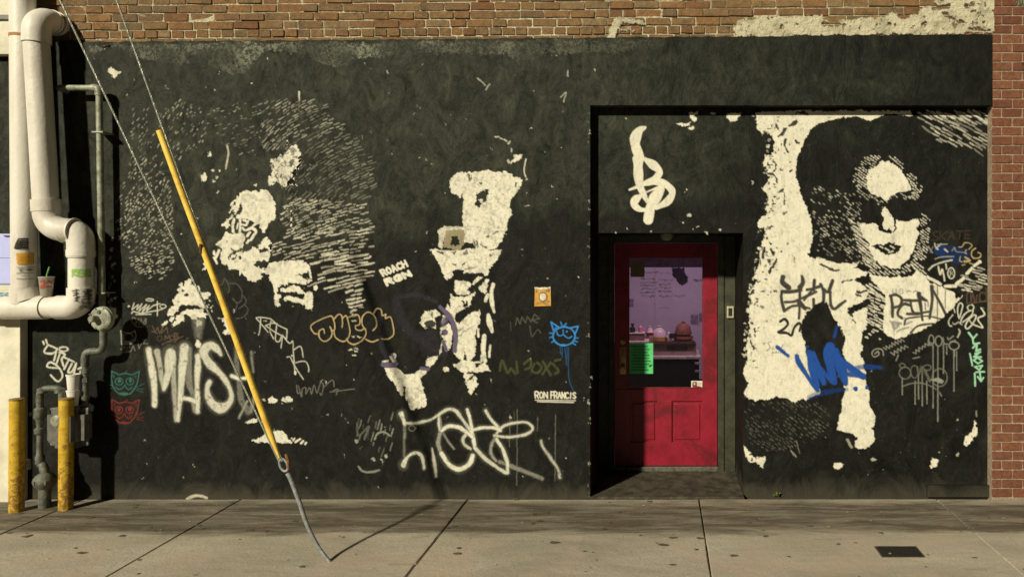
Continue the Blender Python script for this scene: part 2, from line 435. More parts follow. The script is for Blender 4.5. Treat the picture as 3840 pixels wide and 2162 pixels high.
# ================================================================== the setting
def concrete():
    m, nt, N, L, b = nodes_of('concrete_pavement')
    p = position(nt)
    big = noise(nt, 1.3, 6, 0.6, scaled(nt, p, (0.6, 1.6, 1)), 0.6)
    fine = noise(nt, 55, 8, 0.75, p)
    c = ramp(nt, big, [(0.15, (0.34, 0.306, 0.243)), (0.5, (0.46, 0.416, 0.33)), (0.85, (0.57, 0.512, 0.407))])
    c = mixc(nt, ramp(nt, fine, [(0.1, (0.65,)*3), (0.6, (0, 0, 0))]), c, (0.26, 0.23, 0.18))
    agg = noise(nt, 170, 2, 0.5, p)
    c = mixc(nt, ramp(nt, agg, [(0.70, (0, 0, 0)), (0.9, (0.5,)*3)]), c, (0.20, 0.17, 0.13))
    c = mixc(nt, ramp(nt, noise(nt, 7, 5, 0.75, scaled(nt, p, (0.6, 2.0, 1)), 0.6), [(0.1, (0.5,)*3), (0.5, (0, 0, 0))]), c, (0.30, 0.265, 0.205))
    pk = ramp(nt, noise(nt, 2.0, 3, 0.5, p), [(0.52, (0, 0, 0)), (0.66, (0.5,) * 3)])
    c = mixc(nt, pk, c, (0.50, 0.395, 0.31))
    # old run-off stain along the foot of the wall
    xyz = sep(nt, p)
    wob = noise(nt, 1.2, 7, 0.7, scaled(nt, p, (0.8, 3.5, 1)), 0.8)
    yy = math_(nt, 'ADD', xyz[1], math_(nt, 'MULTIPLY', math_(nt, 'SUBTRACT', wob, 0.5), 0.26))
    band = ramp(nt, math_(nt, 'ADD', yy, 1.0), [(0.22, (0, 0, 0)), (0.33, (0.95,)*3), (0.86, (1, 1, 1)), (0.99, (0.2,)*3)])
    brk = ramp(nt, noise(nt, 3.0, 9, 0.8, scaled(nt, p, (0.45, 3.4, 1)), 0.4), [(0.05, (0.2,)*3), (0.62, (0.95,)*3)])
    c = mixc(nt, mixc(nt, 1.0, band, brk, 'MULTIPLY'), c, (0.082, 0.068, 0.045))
    L.new(c, b.inputs['Base Color']); b.inputs['Roughness'].default_value = 0.85
    b.inputs['Specular IOR Level'].default_value = 0.25
    h = math_(nt, 'ADD', math_(nt, 'MULTIPLY', fine, 0.6), noise(nt, 12, 6, 0.7, p))
    L.new(bump(nt, h, 0.0032), b.inputs['Normal'])
    return m
M_CONC = concrete()
M_EARTH = plain('joint_dirt', (0.055, 0.045, 0.032), 0.95, 0.4, 60)
M_ASPH = plain('asphalt', (0.055, 0.053, 0.050), 0.9, 0.3, 40, bmp=0.004)

# ground sheet, road, kerb
mesh('ground', [(-60,-60,-0.34),(60,-60,-0.34),(60,60,-0.34),(-60,60,-0.34)], [(0,1,2,3)], M_EARTH, kind='structure')
mesh('road', [(-40,-16,-0.15),(40,-16,-0.15),(40,-3.62,-0.15),(-40,-3.62,-0.15)], [(0,1,2,3)], M_ASPH, kind='structure')
MB().box((-40,-3.6,-0.30),(40,-3.45,-0.004),0.015).build('kerb', M_CONC, kind='structure')
walk = MB().box((-40,-3.448,-0.30),(40,-0.001,-0.022)).build('pavement', M_EARTH, kind='structure')
jx = [-9.2,-7.4,-5.95,-4.672,-3.40,-1.566,0.307,2.227,4.05,5.9,7.8]
for i in range(len(jx) - 1):
    a, b_ = jx[i] + 0.0042, jx[i+1] - 0.0042
    dz = random.uniform(-0.003, 0.002)
    rows = [(-3.44, -1.765), (-1.755, -0.004)]
    for (ya, yb) in rows:
        mb = MB(); x0, x1 = a, b_
        nx = 14
        # slab with worn, slightly wavy arrises
        top = []
        def edge(p, q, n):
            return [Vector(p).lerp(Vector(q), k / n) for k in range(n)]
        ring = edge((x0,ya,0),(x1,ya,0),nx) + edge((x1,ya,0),(x1,yb,0),nx) + edge((x1,yb,0),(x0,yb,0),nx) + edge((x0,yb,0),(x0,ya,0),nx)
        cx, cy = (x0+x1)/2, (ya+yb)/2; n = len(ring); vs = []
        for q in ring: vs.append((q.x, q.y, -0.06))
        for q in ring: vs.append((q.x + random.uniform(-.0015,.0015), q.y + random.uniform(-.001,.001), -0.006 - random.uniform(0,.004) + dz))
        for q in ring:
            d = Vector((cx-q.x, cy-q.y, 0)); d = Vector((math.copysign(min(abs(d.x), .007), d.x), math.copysign(min(abs(d.y), .007), d.y), 0))
            vs.append((q.x + d.x*random.uniform(.6,1.3), q.y + d.y*random.uniform(.6,1.3), dz))
        fs = []
        for k in range(n):
            k2 = (k+1) % n
            fs += [(k, k2, n+k2, n+k), (n+k, n+k2, 2*n+k2, 2*n+k)]
        fs.append(tuple(2*n+k for k in range(n)))
        mesh('paving_slab', vs, fs, M_CONC, walk)

# ------------------------------------------------------------------ the black building
RY = 0.10            # face of the recessed panel
DY = 0.72            # face of the door
XL = W(2213, 0).x                       # left edge of the recess
XD = W(2787, 0, RY).x                   # right jamb of the doorway
XR = W(3722, 0).x                       # where the red brick neighbour starts
ZL = W(0, 395).z                        # underside of the header
ZD = W(0, 873, RY).z                    # head of the doorway
bld = thing('black_building', 'black stucco building front with white mural, old brick above and red door', 'building', (0, 0.4, 0))
def topz(x):                             # ragged top of the stucco, rising to the right
    px = x * FPX / CAM_D + VX
    return W(0, 158 - 30 * (px - 300) / 3430).z
def sheet_box(name, x0, x1, z0, z1, y0, y1, mat, parent, sloped=False):
    nx = max(1, int((x1 - x0) / 0.05)); vs = []; fs = []
    tops = [(topz(x0 + (x1-x0)*k/nx) + (random.uniform(-.006,.006) if sloped else 0)) if sloped else z1 for k in range(nx+1)]
    for k in range(nx+1):
        x = x0 + (x1-x0)*k/nx
        vs += [(x,y0,z0),(x,y0,tops[k]),(x,y1,tops[k]),(x,y1,z0)]
    for k in range(nx):
        a = 4*k; b_ = a + 4
        fs += [(a,b_,b_+1,a+1),(a+1,b_+1,b_+2,a+2),(a+2,b_+2,b_+3,a+3),(a+3,b_+3,b_,a)]
    fs += [(0,1,2,3),(4*nx+3,4*nx+2,4*nx+1,4*nx)]
    return mesh(name, vs, fs, mat, parent)
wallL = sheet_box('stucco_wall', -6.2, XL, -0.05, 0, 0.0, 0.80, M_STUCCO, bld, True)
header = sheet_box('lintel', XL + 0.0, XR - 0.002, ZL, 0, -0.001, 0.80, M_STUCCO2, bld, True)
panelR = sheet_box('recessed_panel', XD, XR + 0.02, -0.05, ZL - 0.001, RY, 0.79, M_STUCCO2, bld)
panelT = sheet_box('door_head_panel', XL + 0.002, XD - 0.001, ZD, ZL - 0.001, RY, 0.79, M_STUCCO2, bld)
p0, p1 = W(3478, 1818, RY - 0.03), W(3722, 1818, RY - 0.03)
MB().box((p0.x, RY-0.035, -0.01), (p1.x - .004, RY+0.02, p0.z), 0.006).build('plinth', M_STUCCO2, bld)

# old brick above the stucco
def brick_mat(name, stops, wash, wash_col, spots):
    m, nt, N, L, b = nodes_of(name)
    p = position(nt)
    oi = nt.nodes.new('ShaderNodeObjectInfo')
    c = ramp(nt, oi.outputs['Random'], stops)
    c = mixc(nt, ramp(nt, noise(nt, 26, 7, 0.75, p, 0.8), [(0.35, (0.55,)*3), (0.65, (0, 0, 0))]), c, tuple(x*0.55 for x in stops[0][1]))
    if wash > 0:
        big = noise(nt, 0.9, 4, 0.6, p)
        fin = noise(nt, 20, 8, 0.8, scaled(nt, p, (1.4, 1, 1)), 1.4)
        a = math_(nt, 'ADD', math_(nt, 'MULTIPLY', math_(nt, 'SUBTRACT', big, 0.22), 1.5), fin)
        c = mixc(nt, ramp(nt, a, [(1.12 - wash*0.2, (0, 0, 0)), (1.24 - wash*0.2, (0.85,)*3)]), c, wash_col)
    if spots:
        c = mixc(nt, ramp(nt, noise(nt, 8, 6, 0.7, p), [(0.6, (0, 0, 0)), (0.75, (0.6,)*3)]), c, (0.10, 0.085, 0.05))
    L.new(c, b.inputs['Base Color']); b.inputs['Roughness'].default_value = 0.9
    b.inputs['Specular IOR Level'].default_value = 0.2
    L.new(bump(nt, math_(nt, 'ADD', noise(nt, 30, 7, 0.75, p), noise(nt, 140, 3, 0.6, p)), 0.006), b.inputs['Normal'])
    return m
M_OLDBRICK = brick_mat('old_brick', [(0.0,(0.25,0.15,0.07)),(0.2,(0.33,0.205,0.095)),(0.4,(0.26,0.165,0.085)),(0.55,(0.36,0.195,0.085)),(0.7,(0.23,0.11,0.055)),(0.82,(0.36,0.25,0.13)),(0.92,(0.20,0.145,0.085)),(1.0,(0.30,0.17,0.085))], 0.45, (0.60, 0.55, 0.40), True)
M_REDBRICK = brick_mat('red_brick', [(0.0,(0.20,0.080,0.048)),(0.25,(0.28,0.115,0.063)),(0.5,(0.24,0.10,0.056)),(0.75,(0.30,0.135,0.075)),(1.0,(0.21,0.09,0.062))], 0.0, (0.5,)*3, False)
def mortar(name, a, b_, mossy):
    m, nt, N, L, b = nodes_of(name)
    p = position(nt)
    c = ramp(nt, noise(nt, 1.1, 5, 0.6, p), [(0.25, a), (0.50, b_)])
    c = mixc(nt, ramp(nt, noise(nt, 40, 6, 0.7, p), [(0.35, (0.5,)*3), (0.6, (0, 0, 0))]), c, tuple(x*0.5 for x in a))
    L.new(c, b.inputs['Base Color']); b.inputs['Roughness'].default_value = 0.95
    L.new(bump(nt, noise(nt, 50, 7, 0.75, p), 0.012), b.inputs['Normal'])
    return m
M_MORTAR = mortar('lime_mortar', (0.26, 0.20, 0.115), (0.78, 0.72, 0.52), True)
M_MORTAR2 = mortar('pink_mortar', (0.36, 0.27, 0.19), (0.52, 0.40, 0.29), False)
back = MB().box((-6.2, 0.026, 3.60), (XR - 0.003, 0.5, 4.35)).build('upper_brickwork', M_MORTAR, bld)
def brick_mesh(i, rough):
    rr = random.Random(100 + i); bm = bmesh.new()
    bmesh.ops.create_cube(bm, size=1)
    bmesh.ops.bevel(bm, geom=bm.edges[:], offset=0.05, segments=1, affect='EDGES')
    for v in bm.verts:
        v.co += Vector((rr.uniform(-.022,.022), rr.uniform(-.06,.06), rr.uniform(-.07,.07))) * rough
    me = bpy.data.meshes.new('brick'); bm.to_mesh(me); bm.free(); return me
OLD = [brick_mesh(i, 1.0) for i in range(10)]
for me in OLD: me.materials.append(M_OLDBRICK)
NEW = [brick_mesh(i, 0.25) for i in range(20, 25)]
for me in NEW: me.materials.append(M_REDBRICK)
def lay(me, x0, x1, z, h, y0, depth, parent):
    o = link('brick', me); o.parent = parent
    o.location = ((x0+x1)/2, y0 + depth/2 + random.uniform(-.003,.004), z + h/2)
    o.scale = (x1-x0, depth, h); o.rotation_euler = (0, random.uniform(-.006,.006), 0)
pit = 31.6 / 463.0
for r in range(-1, 7):
    zc = W(0, 152 - 31.6 * r).z; header_row = (r == 1)
    x = W(105, 0).x + random.uniform(0, .1)
    while x < XR - 0.03:
        zz = zc + (topz(x) - topz(0)) * 1.0 - 0.004
        if zz > 4.26: break
        ln = random.uniform(0.085, 0.10) if header_row else (random.uniform(0.186, 0.20) if random.random() < .82 else random.uniform(0.09, 0.13))
        x1 = min(x + ln, XR - 0.006)
        if x1 - x > 0.04: lay(random.choice(OLD), x, x1, zz, pit - 0.011 + random.uniform(-.003,.002), 0.016 + (0.006 if random.random() < .25 else 0), 0.05, back)
        x = x1 + random.uniform(0.008, 0.014)

# red brick neighbour on the right
pier = thing('red_brick_wall', 'red brick wall with pale mortar joints at right edge beside the black panel', 'wall', (4.2, 0.3, 0))
core = MB().box((XR + 0.004, 0.020, -0.05), (6.2, 0.6, 4.6)).build('mortar_bed', M_MORTAR2, pier)
rh = 34.8 / 463.0; zb = 0.012; row = 0
while zb < 4.12:
    x = XR + 0.005; first = True
    while x < W(3990, 0).x:
        ln = (0.072 if row % 2 else 0.158) if first else 0.158
        lay(random.choice(NEW), x, x + ln, zb, rh - 0.0105, 0.0125, 0.05, core)
        x += ln + 0.0095; first = False
    zb += rh; row += 1

# white neighbour on the left
M_WHITEWALL = plain('white_wall_paint', (0.78, 0.74, 0.60), 0.75, 0.06, 6, bmp=0.003, dirt=(0.45, 0.42, 0.32), dirt_amt=0.35)
M_GREYTRIM = plain('grey_trim', (0.22, 0.22, 0.20), 0.7, 0.2, 12)
wb = thing('white_building', 'white painted building corner at far left behind the drain pipes', 'building', (-6.0, 0.2, 0))
NY = -0.07
xn = W(75, 0, NY).x
MB().box((-9.5, NY, -0.05), (xn, 0.3, W(0, 1102, NY).z), 0.004).build('wall', M_WHITEWALL, wb)
MB().box((-9.5, NY + 0.002, W(0, 203, NY).z), (W(46, 0, NY).x, 0.3, 4.5), 0.004).build('wall', M_WHITEWALL, wb)
MB().box((-9.5, NY - 0.018, W(0, 75, NY).z), (W(60, 0, NY).x, NY + 0.02, W(0, 58, NY).z), 0.003).build('trim', M_GREYTRIM, wb)
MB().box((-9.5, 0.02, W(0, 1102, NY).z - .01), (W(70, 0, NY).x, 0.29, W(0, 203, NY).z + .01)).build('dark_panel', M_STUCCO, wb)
MB().box((W(28, 0, NY).x, NY + 0.01, W(0, 1102, NY).z - .01), (W(47, 0, NY).x, 0.03, W(0, 203, NY).z + .01)).build('dark_strip', M_STUCCO2, wb)  # narrow upright strip, as dark as the panel behind

# ================================================================== mural and graffiti
F0, F1, F2 = flat(-0.0030), flat(-0.0055), flat(-0.0085)
R0, R1, R2 = mapped(RY, RY - 0.0030), mapped(RY, RY - 0.0055), mapped(RY, RY - 0.0085)
M_WHITE = paint('mural_white', WHITE, 0.55, 0.22, wear_scale=26, under=0.30)
M_WHITE_WORN = paint('mural_white_worn', WHITE, 0.85, 0.3, wear_scale=22, under=0.10)
M_HATCH = paint('mural_hatch_white', (0.74, 0.71, 0.56), 0.7, 0.3)
M_SPRAY = paint('spray_white', (0.76, 0.75, 0.62), 0.75, 0.2, wear_scale=45, under=0.15)
M_GREY = paint('spray_grey', (0.42, 0.42, 0.36), 0.7, 0.2, wear_scale=50)
M_BLACK = paint('marker_black', (0.022, 0.020, 0.017), 0.35, 0.3, wear_scale=45, under=0.5)
M_BLUE = paint('spray_blue', (0.012, 0.075, 0.36), 0.3, 0.25, under=0.4)
M_CATBLUE = paint('spray_light_blue', (0.035, 0.25, 0.66), 0.2, 0.2, under=0.5)
M_TEAL = paint('spray_teal', (0.045, 0.16, 0.13), 0.6, 0.2)
M_RED = paint('spray_red', (0.25, 0.035, 0.03), 0.6, 0.2)
M_TAN = paint('spray_tan', (0.58, 0.44, 0.22), 0.4, 0.2)
M_MINT = paint('spray_mint', (0.38, 0.72, 0.50), 0.3, 0.2)
M_PURPLE = paint('spray_purple', (0.13, 0.105, 0.19), 0.4, 0.2)
M_OLIVE = paint('spray_olive', (0.13, 0.15, 0.05), 0.7, 0.2)
M_BROWN = paint('spray_brown', (0.30, 0.19, 0.13), 0.6, 0.2)
M_BAREGREY = paint('bare_render', (0.26, 0.27, 0.19), 0.6, 0.6, wear_scale=34, under=0.1)

# bare rough render along the top, where the black does not reach
l = Layer((250, 140, 3100, 330), 1.6, 3)
l.poly('p', [(330,172),(470,166),(900,162),(1400,158),(1900,153),(2500,147),(2500,176),(2300,196),(2050,200),(1960,240),(1900,205),(1720,200),(1560,205),(1470,212),(1340,222),(1300,240),(1255,258),(1190,232),(1150,205),(1080,192),(1000,196),(960,215),(935,255),(905,272),(870,276),(800,262),(770,215),(735,208),(712,214),(700,248),(640,238),(560,222),(500,212),(455,180),(390,178),(358,195),(360,230),(338,200)], 0.9)
l.poly('p', [(2560,160),(3000,140),(3100,140),(2900,170),(2700,185)], 0.25)
l.speckle(0.50, 2.6, 0.12); l.speckle(0.60, 6, 0.4)
l.A *= np.clip(vnoise(l.h, l.w, 60, l.rng)*1.3 - .05, .15, 1) * np.interp(l.x0 + np.arange(l.w)*SUB, [250,1300,2000,2500], [1,1,.6,.25])[None, :]
l.build('bare_render_patch', M_BAREGREY, F0, wallL, label='rough grey bare patches under the brick')

# ---- hatching halo
l = Layer((410, 340, 1560, 1330), 1.15, 21)
hz = dict(row=9.6, ln=(2.5, 15), gap=(4.5, 13), wd=(2.6, 5.2), wob=3)
l.hatch('R', [(160,100),(500,40),(640,120),(620,300),(500,420),(400,400),(150,430)], 55, keep=.42, v=(.25,.75), **hz)
l.hatch('R', [(150,430),(330,380),(400,560),(420,760),(100,800),(60,700)], 52, keep=.62, v=(.3,.85), **hz)
l.hatch('R', [(60,800),(430,760),(410,950),(150,1000),(60,920)], 40, keep=.7, v=(.35,.9), **hz)
l.hatch('R', [(150,1000),(430,930),(430,1080),(400,1190),(250,1190),(150,1100)], 22, keep=.85, v=(.4,1), **hz)
l.hatch('R', [(640,60),(1000,60),(1000,400),(800,380),(640,240)], 20, keep=.42, v=(.2,.7), **hz)
l.hatch('R', [(1000,60),(1200,30),(1400,60),(1560,250),(1200,330),(1000,390)], 32, row=10, ln=(8,28), gap=(5,12), wd=(2.8,5.2), keep=.74, v=(.2,.8), bend=.0009)
l.hatch('R', [(1240,330),(1560,250),(1700,420),(1720,600),(1650,700),(1250,720),(1130,640)], 33, row=11, ln=(12,34), gap=(5,11), wd=(2.8,5.0), keep=.78, v=(.15,.62), bend=.0009)
l.hatch('R', [(1150,660),(1650,700),(1700,800),(1700,900),(1150,920),(1110,800)], 18, row=10.2, ln=(6,24), gap=(4,10), wd=(3.6,6.5), keep=.88, v=(.35,1), bend=.0005)
l.hatch('R', [(1060,960),(1400,860),(1700,870),(1700,1040),(1300,1060),(1180,1060),(1060,1050)], 14, row=12, ln=(6,34), gap=(4,9), wd=(4,7), keep=.9, v=(.45,1), bend=.0003)
l.hatch('R', [(1330,1040),(1700,1010),(1700,1150),(1600,1210),(1450,1270),(1350,1270),(1320,1130)], 12, row=13, ln=(20,75), gap=(5,9), wd=(5.5,9), keep=.93, v=(.55,1))
l.hatch('R', [(1530,1200),(1660,1170),(1660,1300),(1600,1440),(1530,1420)], 14, row=15, ln=(10,30), gap=(5,10), wd=(6,9), keep=.9, v=(.6,1))
for x, y, rx, ry in [(1095,620,22,11),(1155,600,22,10),(1160,632,20,10),(1145,680,26,12),(1195,690,24,8),(1215,728,20,10),(1140,752,22,8),(1230,757,26,11),(1300,750,16,6),(1205,808,22,11),(1055,872,18,8),(1100,850,22,10),(1305,865,16,26),(1150,925,20,12),(1205,915,16,9),(1250,908,20,8),(1305,1000,26,16),(1305,1032,26,11),(1230,1028,22,10),(1180,1055,16,7),(1210,1088,20,12),(1262,1092,24,13),(1355,1070,20,16),(1140,1122,16,18),(1212,1130,18,14),(1132,1170,24,14),(1103,1232,13,22),(1062,1270,18,24),(1000,1285,17,18),(940,1295,11,19),(1125,292,26,12),(1110,462,26,12),(1190,485,24,9),(1130,565,22,9),(1080,100,40,11),(1110,172,30,10),(1090,205,24,8),(1190,130,24,10)]:
    l.ell('S', x, y, rx, ry, l.rng.uniform(.6, 1))
l.stroke('b', [(435,900),(434,1010)], 15, .95).stroke('b', [(434,1010),(430,1110)], 12, .4)
l.ell('A', 45, 590, 40, 60).ell('A', 130, 295, 28, 18).ell('A', 170, 515, 16, 18).ell('A', 262, 510, 12, 18).ell('A', 185, 660, 14, 20).ell('A', 240, 605, 16, 12).ell('A', 245, 808, 16, 12).ell('A', 750, 715, 20, 16)
l.stroke('A', [(372,165),(385,300),(350,480)], 22, .8)
l.build('mural_hatching', M_HATCH, F0, wallL, label='dashes of white paint ringing the left portrait')

# ---- left portrait
l = Layer((490, 500, 1220, 1290), 1.0, 31)
l.poly('A', [(545,800),(620,765),(660,770),(690,790),(735,770),(790,790),(870,765),(935,770),(960,830),(1000,900),(1018,980),(1018,1190),(990,1195),(920,1235),(905,1290),(885,1345),(855,1345),(805,1250),(800,1225),(745,1225),(720,1180),(640,1170),(600,1175),(545,1165),(480,1145),(545,1080),(590,1020),(580,960),(575,920),(545,1000),(480,1090),(465,1080),(480,1020),(400,1080),(385,1060),(440,990),(405,980),(450,920),(490,895),(495,850),(540,860)])
l.poly('A', [(290,1260),(330,1200),(380,1150),(450,1090),(465,1110),(400,1160),(410,1230),(380,1280),(335,1300),(325,1270)])
for q, wd in [([(460,1160),(440,1260),(450,1330)],34),([(545,1170),(548,1260),(540,1350)],34),([(515,1220),(500,1290)],24),([(590,1180),(640,1200),(625,1250),(570,1240)],26),([(580,1290),(620,1320),(690,1290),(740,1240),(800,1210)],30),([(700,1290),(760,1330),(720,1400),(690,1450)],34),([(640,1400),(660,1370)],34),([(640,1250),(660,1190)],20)]:
    l.stroke('A', q, wd)
l.poly('B', [(330,265),(440,255),(545,260),(590,280),(600,330),(585,400),(590,450),(560,500),(545,530),(590,520),(660,510),(690,475),(740,480),(790,500),(800,520),(870,535),(940,520),(945,600),(935,660),(870,640),(790,640),(720,700),(790,740),(850,800),(810,820),(850,850),(800,900),(740,935),(690,910),(640,880),(600,850),(580,800),(550,850),(530,790),(470,770),(400,750),(380,700),(330,700),(300,660),(270,600),(290,540),(300,470),(235,410),(270,350),(300,300)])
l.poly('B', [(900,320),(930,370),(980,420),(985,500),(940,520),(910,490),(860,475),(800,500),(790,450),(840,390),(860,340)])
l.cut('B', [(410,610),(470,540),(580,480)], 22).cut('B', [(450,630),(510,570)], 22).cut('B', [(430,490),(510,520)], 18).ell('B', 540, 605, 18, 20, 1, 'cut').ell('B', 360, 375, 14, 18, .7, 'cut')
for q, wd in [([(260,500),(215,600)],34),([(190,600),(230,680)],30),([(300,600),(310,670)],34),([(190,520),(200,560)],30),([(640,400),(660,370)],34),([(640,310),(680,260)],30)]:
    l.stroke('B', q, wd)
l.poly('B', [(45,680),(75,620),(115,640),(105,700),(60,770),(35,785),(70,720)])
l.poly('B', [(920,700),(980,665),(1080,645),(1150,650),(1250,630),(1330,645),(1400,640),(1480,690),(1520,770),(1450,775),(1380,800),(1280,820),(1380,830),(1400,870),(1460,900),(1440,950),(1330,955),(1200,965),(1110,975),(1050,1030),(1030,1090),(1100,1130),(1060,1180),(1085,1250),(1025,1245),(1010,1150),(1000,1050),(985,960),(970,940),(940,810),(870,800),(790,770),(770,720),(850,740),(900,740)])
l.stroke('B', [(1490,780),(1510,870)], 28).poly('B', [(1460,870),(1530,900),(1470,945)])
l.poly('B', [(1080,1040),(1180,1000),(1280,985),(1370,1000),(1420,1080),(1430,1100),(1490,1055),(1540,1080),(1550,1180),(1525,1320),(1430,1305),(1470,1270),(1400,1245),(1320,1215),(1200,1190),(1110,1180),(1180,1120),(1190,1140),(1300,1150),(1390,1155),(1420,1110),(1380,1090),(1300,1075),(1200,1060),(1100,1075)])
l.ell('B', 1565, 1005, 25, 40)
l.poly('C', [(1070,0),(1175,0),(1150,70),(1230,80),(1270,150),(1290,250),(1330,300),(1370,360),(1310,390),(1230,350),(1130,340),(1060,345),(980,370),(960,420),(910,450),(890,480),(870,470),(830,470),(820,430),(870,380),(900,340),(905,280),(970,200),(1010,150),(950,120),(960,90),(1010,80),(980,45),(1030,30),(1040,60),(1070,60)])
l.ell('C', 1095, 200, 34, 16, 1, 'cut').ell('C', 1045, 130, 18, 22, 1, 'cut')
l.poly('C', [(1110,400),(1220,390),(1300,395),(1330,430),(1370,440),(1350,510),(1290,500),(1240,490),(1210,540),(1160,510),(1120,460),(1060,460),(1060,540),(990,580),(920,630),(920,590),(950,500),(960,460),(1040,430)])
l.poly('C', [(1280,160),(1360,170),(1420,180),(1400,230),(1340,260),(1300,210)])
l.poly('C', [(850,500),(910,480),(920,530),(885,560),(860,550)]).poly('C', [(755,600),(780,565),(830,555),(800,620),(760,630)])
l.poly('C', [(1560,530),(1650,480),(1700,560),(1720,640),(1660,660),(1730,720),(1600,740),(1570,710),(1620,660),(1590,600)])
for x, y in [(1385,320),(1410,270),(1410,365),(1435,340),(1420,415),(1380,455),(1590,455),(1520,515)]: l.ell('C', x, y, 16, 12, .8)
l.stroke('A', [(1180,1025),(1330,1005)], 34, .9).stroke('A', [(1243,1010),(1240,1260)], 24)
l.speckle(.62, 8, .76); l.speckle(.66, 3, .8)
l.build('mural_portrait', M_WHITE, F0, wallL, label='white face in profile with full lips, left portrait of the mural')
l = Layer((980, 500, 1150, 730), 1.6, 32)
l.poly('A', [(985,330),(1070,290),(1160,260),(1190,230),(1165,140),(1200,110),(1210,200),(1270,140),(1330,160),(1380,300),(1385,330),(1360,440),(1340,520),(1370,560),(1300,600),(1310,670),(1340,690),(1330,720),(1180,730),(1110,745),(1070,700),(1020,650),(1015,715),(960,715),(930,660),(980,600),(1000,540),(1010,440),(985,380)])
for x, y, rx, ry in [(1110,590,25,22),(1300,310,35,15),(1230,615,26,12),(1140,710,28,14),(1190,220,12,12),(1270,250,18,12),(1240,540,28,20),(1330,350,24,12),(1230,400,34,50),(1060,600,20,16)]: l.ell('A', x, y, rx, ry, .8, 'cut')
l.speckle(.60, 4, .4)
l.build('mural_patch', M_WHITE_WORN, F0, wallL)

# ---- hat and glass figure
l = Layer((1430, 500, 1990, 1570), 0.9, 41)
l.poly('E', [(500,425),(550,420),(570,435),(600,415),(650,430),(700,412),(830,408),(1000,415),(1060,435),(1090,480),(1120,470),(1160,465),(1185,500),(1170,570),(1110,650),(1075,720),(1055,800),(1060,890),(1030,950),(1010,1040),(960,1150),(905,1250),(800,1262),(690,1262),(640,1200),(570,1190),(540,1180),(525,1150),(545,1000),(535,880),(550,740),(555,640),(515,715),(490,680),(410,650),(385,590),(390,540),(410,500),(470,450)])
l.hole('E', [(690,660),(760,625),(775,640),(790,612),(815,615),(818,650),(832,672),(800,690),(806,735),(780,742),(750,750),(770,715),(740,700),(712,715),(712,740),(740,755),(735,800),(700,810),(680,800),(662,780),(685,740),(675,700)])
l.ell('E', 1120, 553, 13, 22, 1, 'cut').ell('E', 728, 552, 12, 14, 1, 'cut').cut('E', [(590,450),(600,490)], 15).cut('E', [(625,465),(608,515)], 14)
for q in [[(870,1090),(915,1065)],[(740,1210),(800,1230)],[(650,1160),(680,1230)],[(690,1170),(710,1240)],[(590,1210),(640,1225)],[(790,1130),(820,1120)]]: l.cut('E', q, 22, .8)
l.cut('E', [(590,1000),(760,1030),(1000,1020)], 6, .5)
l.poly('E', [(270,1060),(340,1005),(540,1010),(540,1045),(400,1060),(340,1130),(320,1250),(270,1220),(290,1130)], .9)
for q, wd in [([(890,35),(930,38)],17),([(945,53),(970,62)],14),([(990,68),(1012,84)],20),([(1035,110),(1050,88)],20),([(1070,170),(1070,200)],16),([(1222,280),(1205,400),(1220,475)],15)]: l.stroke('E', q, wd, .85)
l.poly('E', [(1090,240),(1150,220),(1180,215),(1175,260),(1120,300),(1060,330),(1045,320),(1090,290)]).ell('E', 1030, 300, 16, 20, .8).ell('E', 1228, 503, 14, 14, .7)
l.poly('F', [(550,90),(700,95),(900,95),(1050,90),(1270,100),(1240,160),(1190,230),(1150,300),(1110,360),(1090,340),(1080,310),(1000,330),(900,330),(905,300),(860,290),(790,295),(775,310),(775,370),(720,395),(695,350),(690,310),(650,240),(590,150)])
l.hole('F', [(600,105),(690,110),(690,130),(620,125)], .9).hole('F', [(760,110),(835,105),(800,150),(770,130)], .8).cut('F', [(800,230),(830,240)], 14).cut('F', [(880,245),(912,228)], 14).cut('F', [(910,290),(1000,270)], 10, .7).ell('F', 1160, 155, 12, 14, .8, 'cut').ell('F', 915, 130, 26, 22, .7, 'cut')
l.poly('F', [(800,400),(880,390),(950,405),(970,440),(940,470),(920,490),(960,500),(950,530),(900,540),(850,540),(810,500)])
l.poly('F', [(975,430),(1050,360),(1080,365),(1030,430),(990,450)]).poly('F', [(1045,470),(1130,385),(1140,390),(1105,525),(1060,510)])
l.poly('F', [(770,520),(830,560),(920,560),(1020,510),(970,580),(960,660),(890,690),(830,710),(800,770),(830,830),(870,800),(960,720),(1045,680),(1050,780),(1010,960),(1005,1150),(960,1190),(1000,1200),(1000,1260),(1110,1190),(1155,1290),(1040,1305),(950,1300),(900,1310),(830,1280),(780,1230),(850,1215),(870,1180),(830,1150),(790,1100),(810,980),(790,850),(760,720),(760,600)])
l.hole('F', [(880,600),(900,600),(910,640),(935,595),(945,660),(910,675)]).hole('F', [(895,1180),(905,1070),(922,1180)]).cut('F', [(800,970),(880,920),(990,850)], 8, .7).cut('F', [(820,920),(890,860)], 8, .6)
for q, wd in [([(1180,440,40),(1165,560,40),(1195,710,24)],30),([(1135,740,40),(1150,820,60),(1175,900,30)],30),([(1095,950),(1085,1080),(1105,1190)],42),([(1075,1140),(1070,1190)],24),([(1155,1040),(1145,1150)],22),([(1130,540),(1110,600)],32),([(1040,880),(1040,950)],20),([(1000,1205),(1060,1205)],18)]: l.stroke('F', q, wd)
l.poly('F', [(890,1310),(960,1330),(1000,1340),(1020,1390),(1050,1420),(1010,1450),(940,1450),(910,1390),(890,1350)])
l.poly('G', [(1090,150),(1170,170),(1240,200),(1250,250),(1280,280),(1240,330),(1190,415),(1170,380),(1145,310),(1150,260),(1110,230)]).cut('G', [(1140,240),(1210,190)], 20)
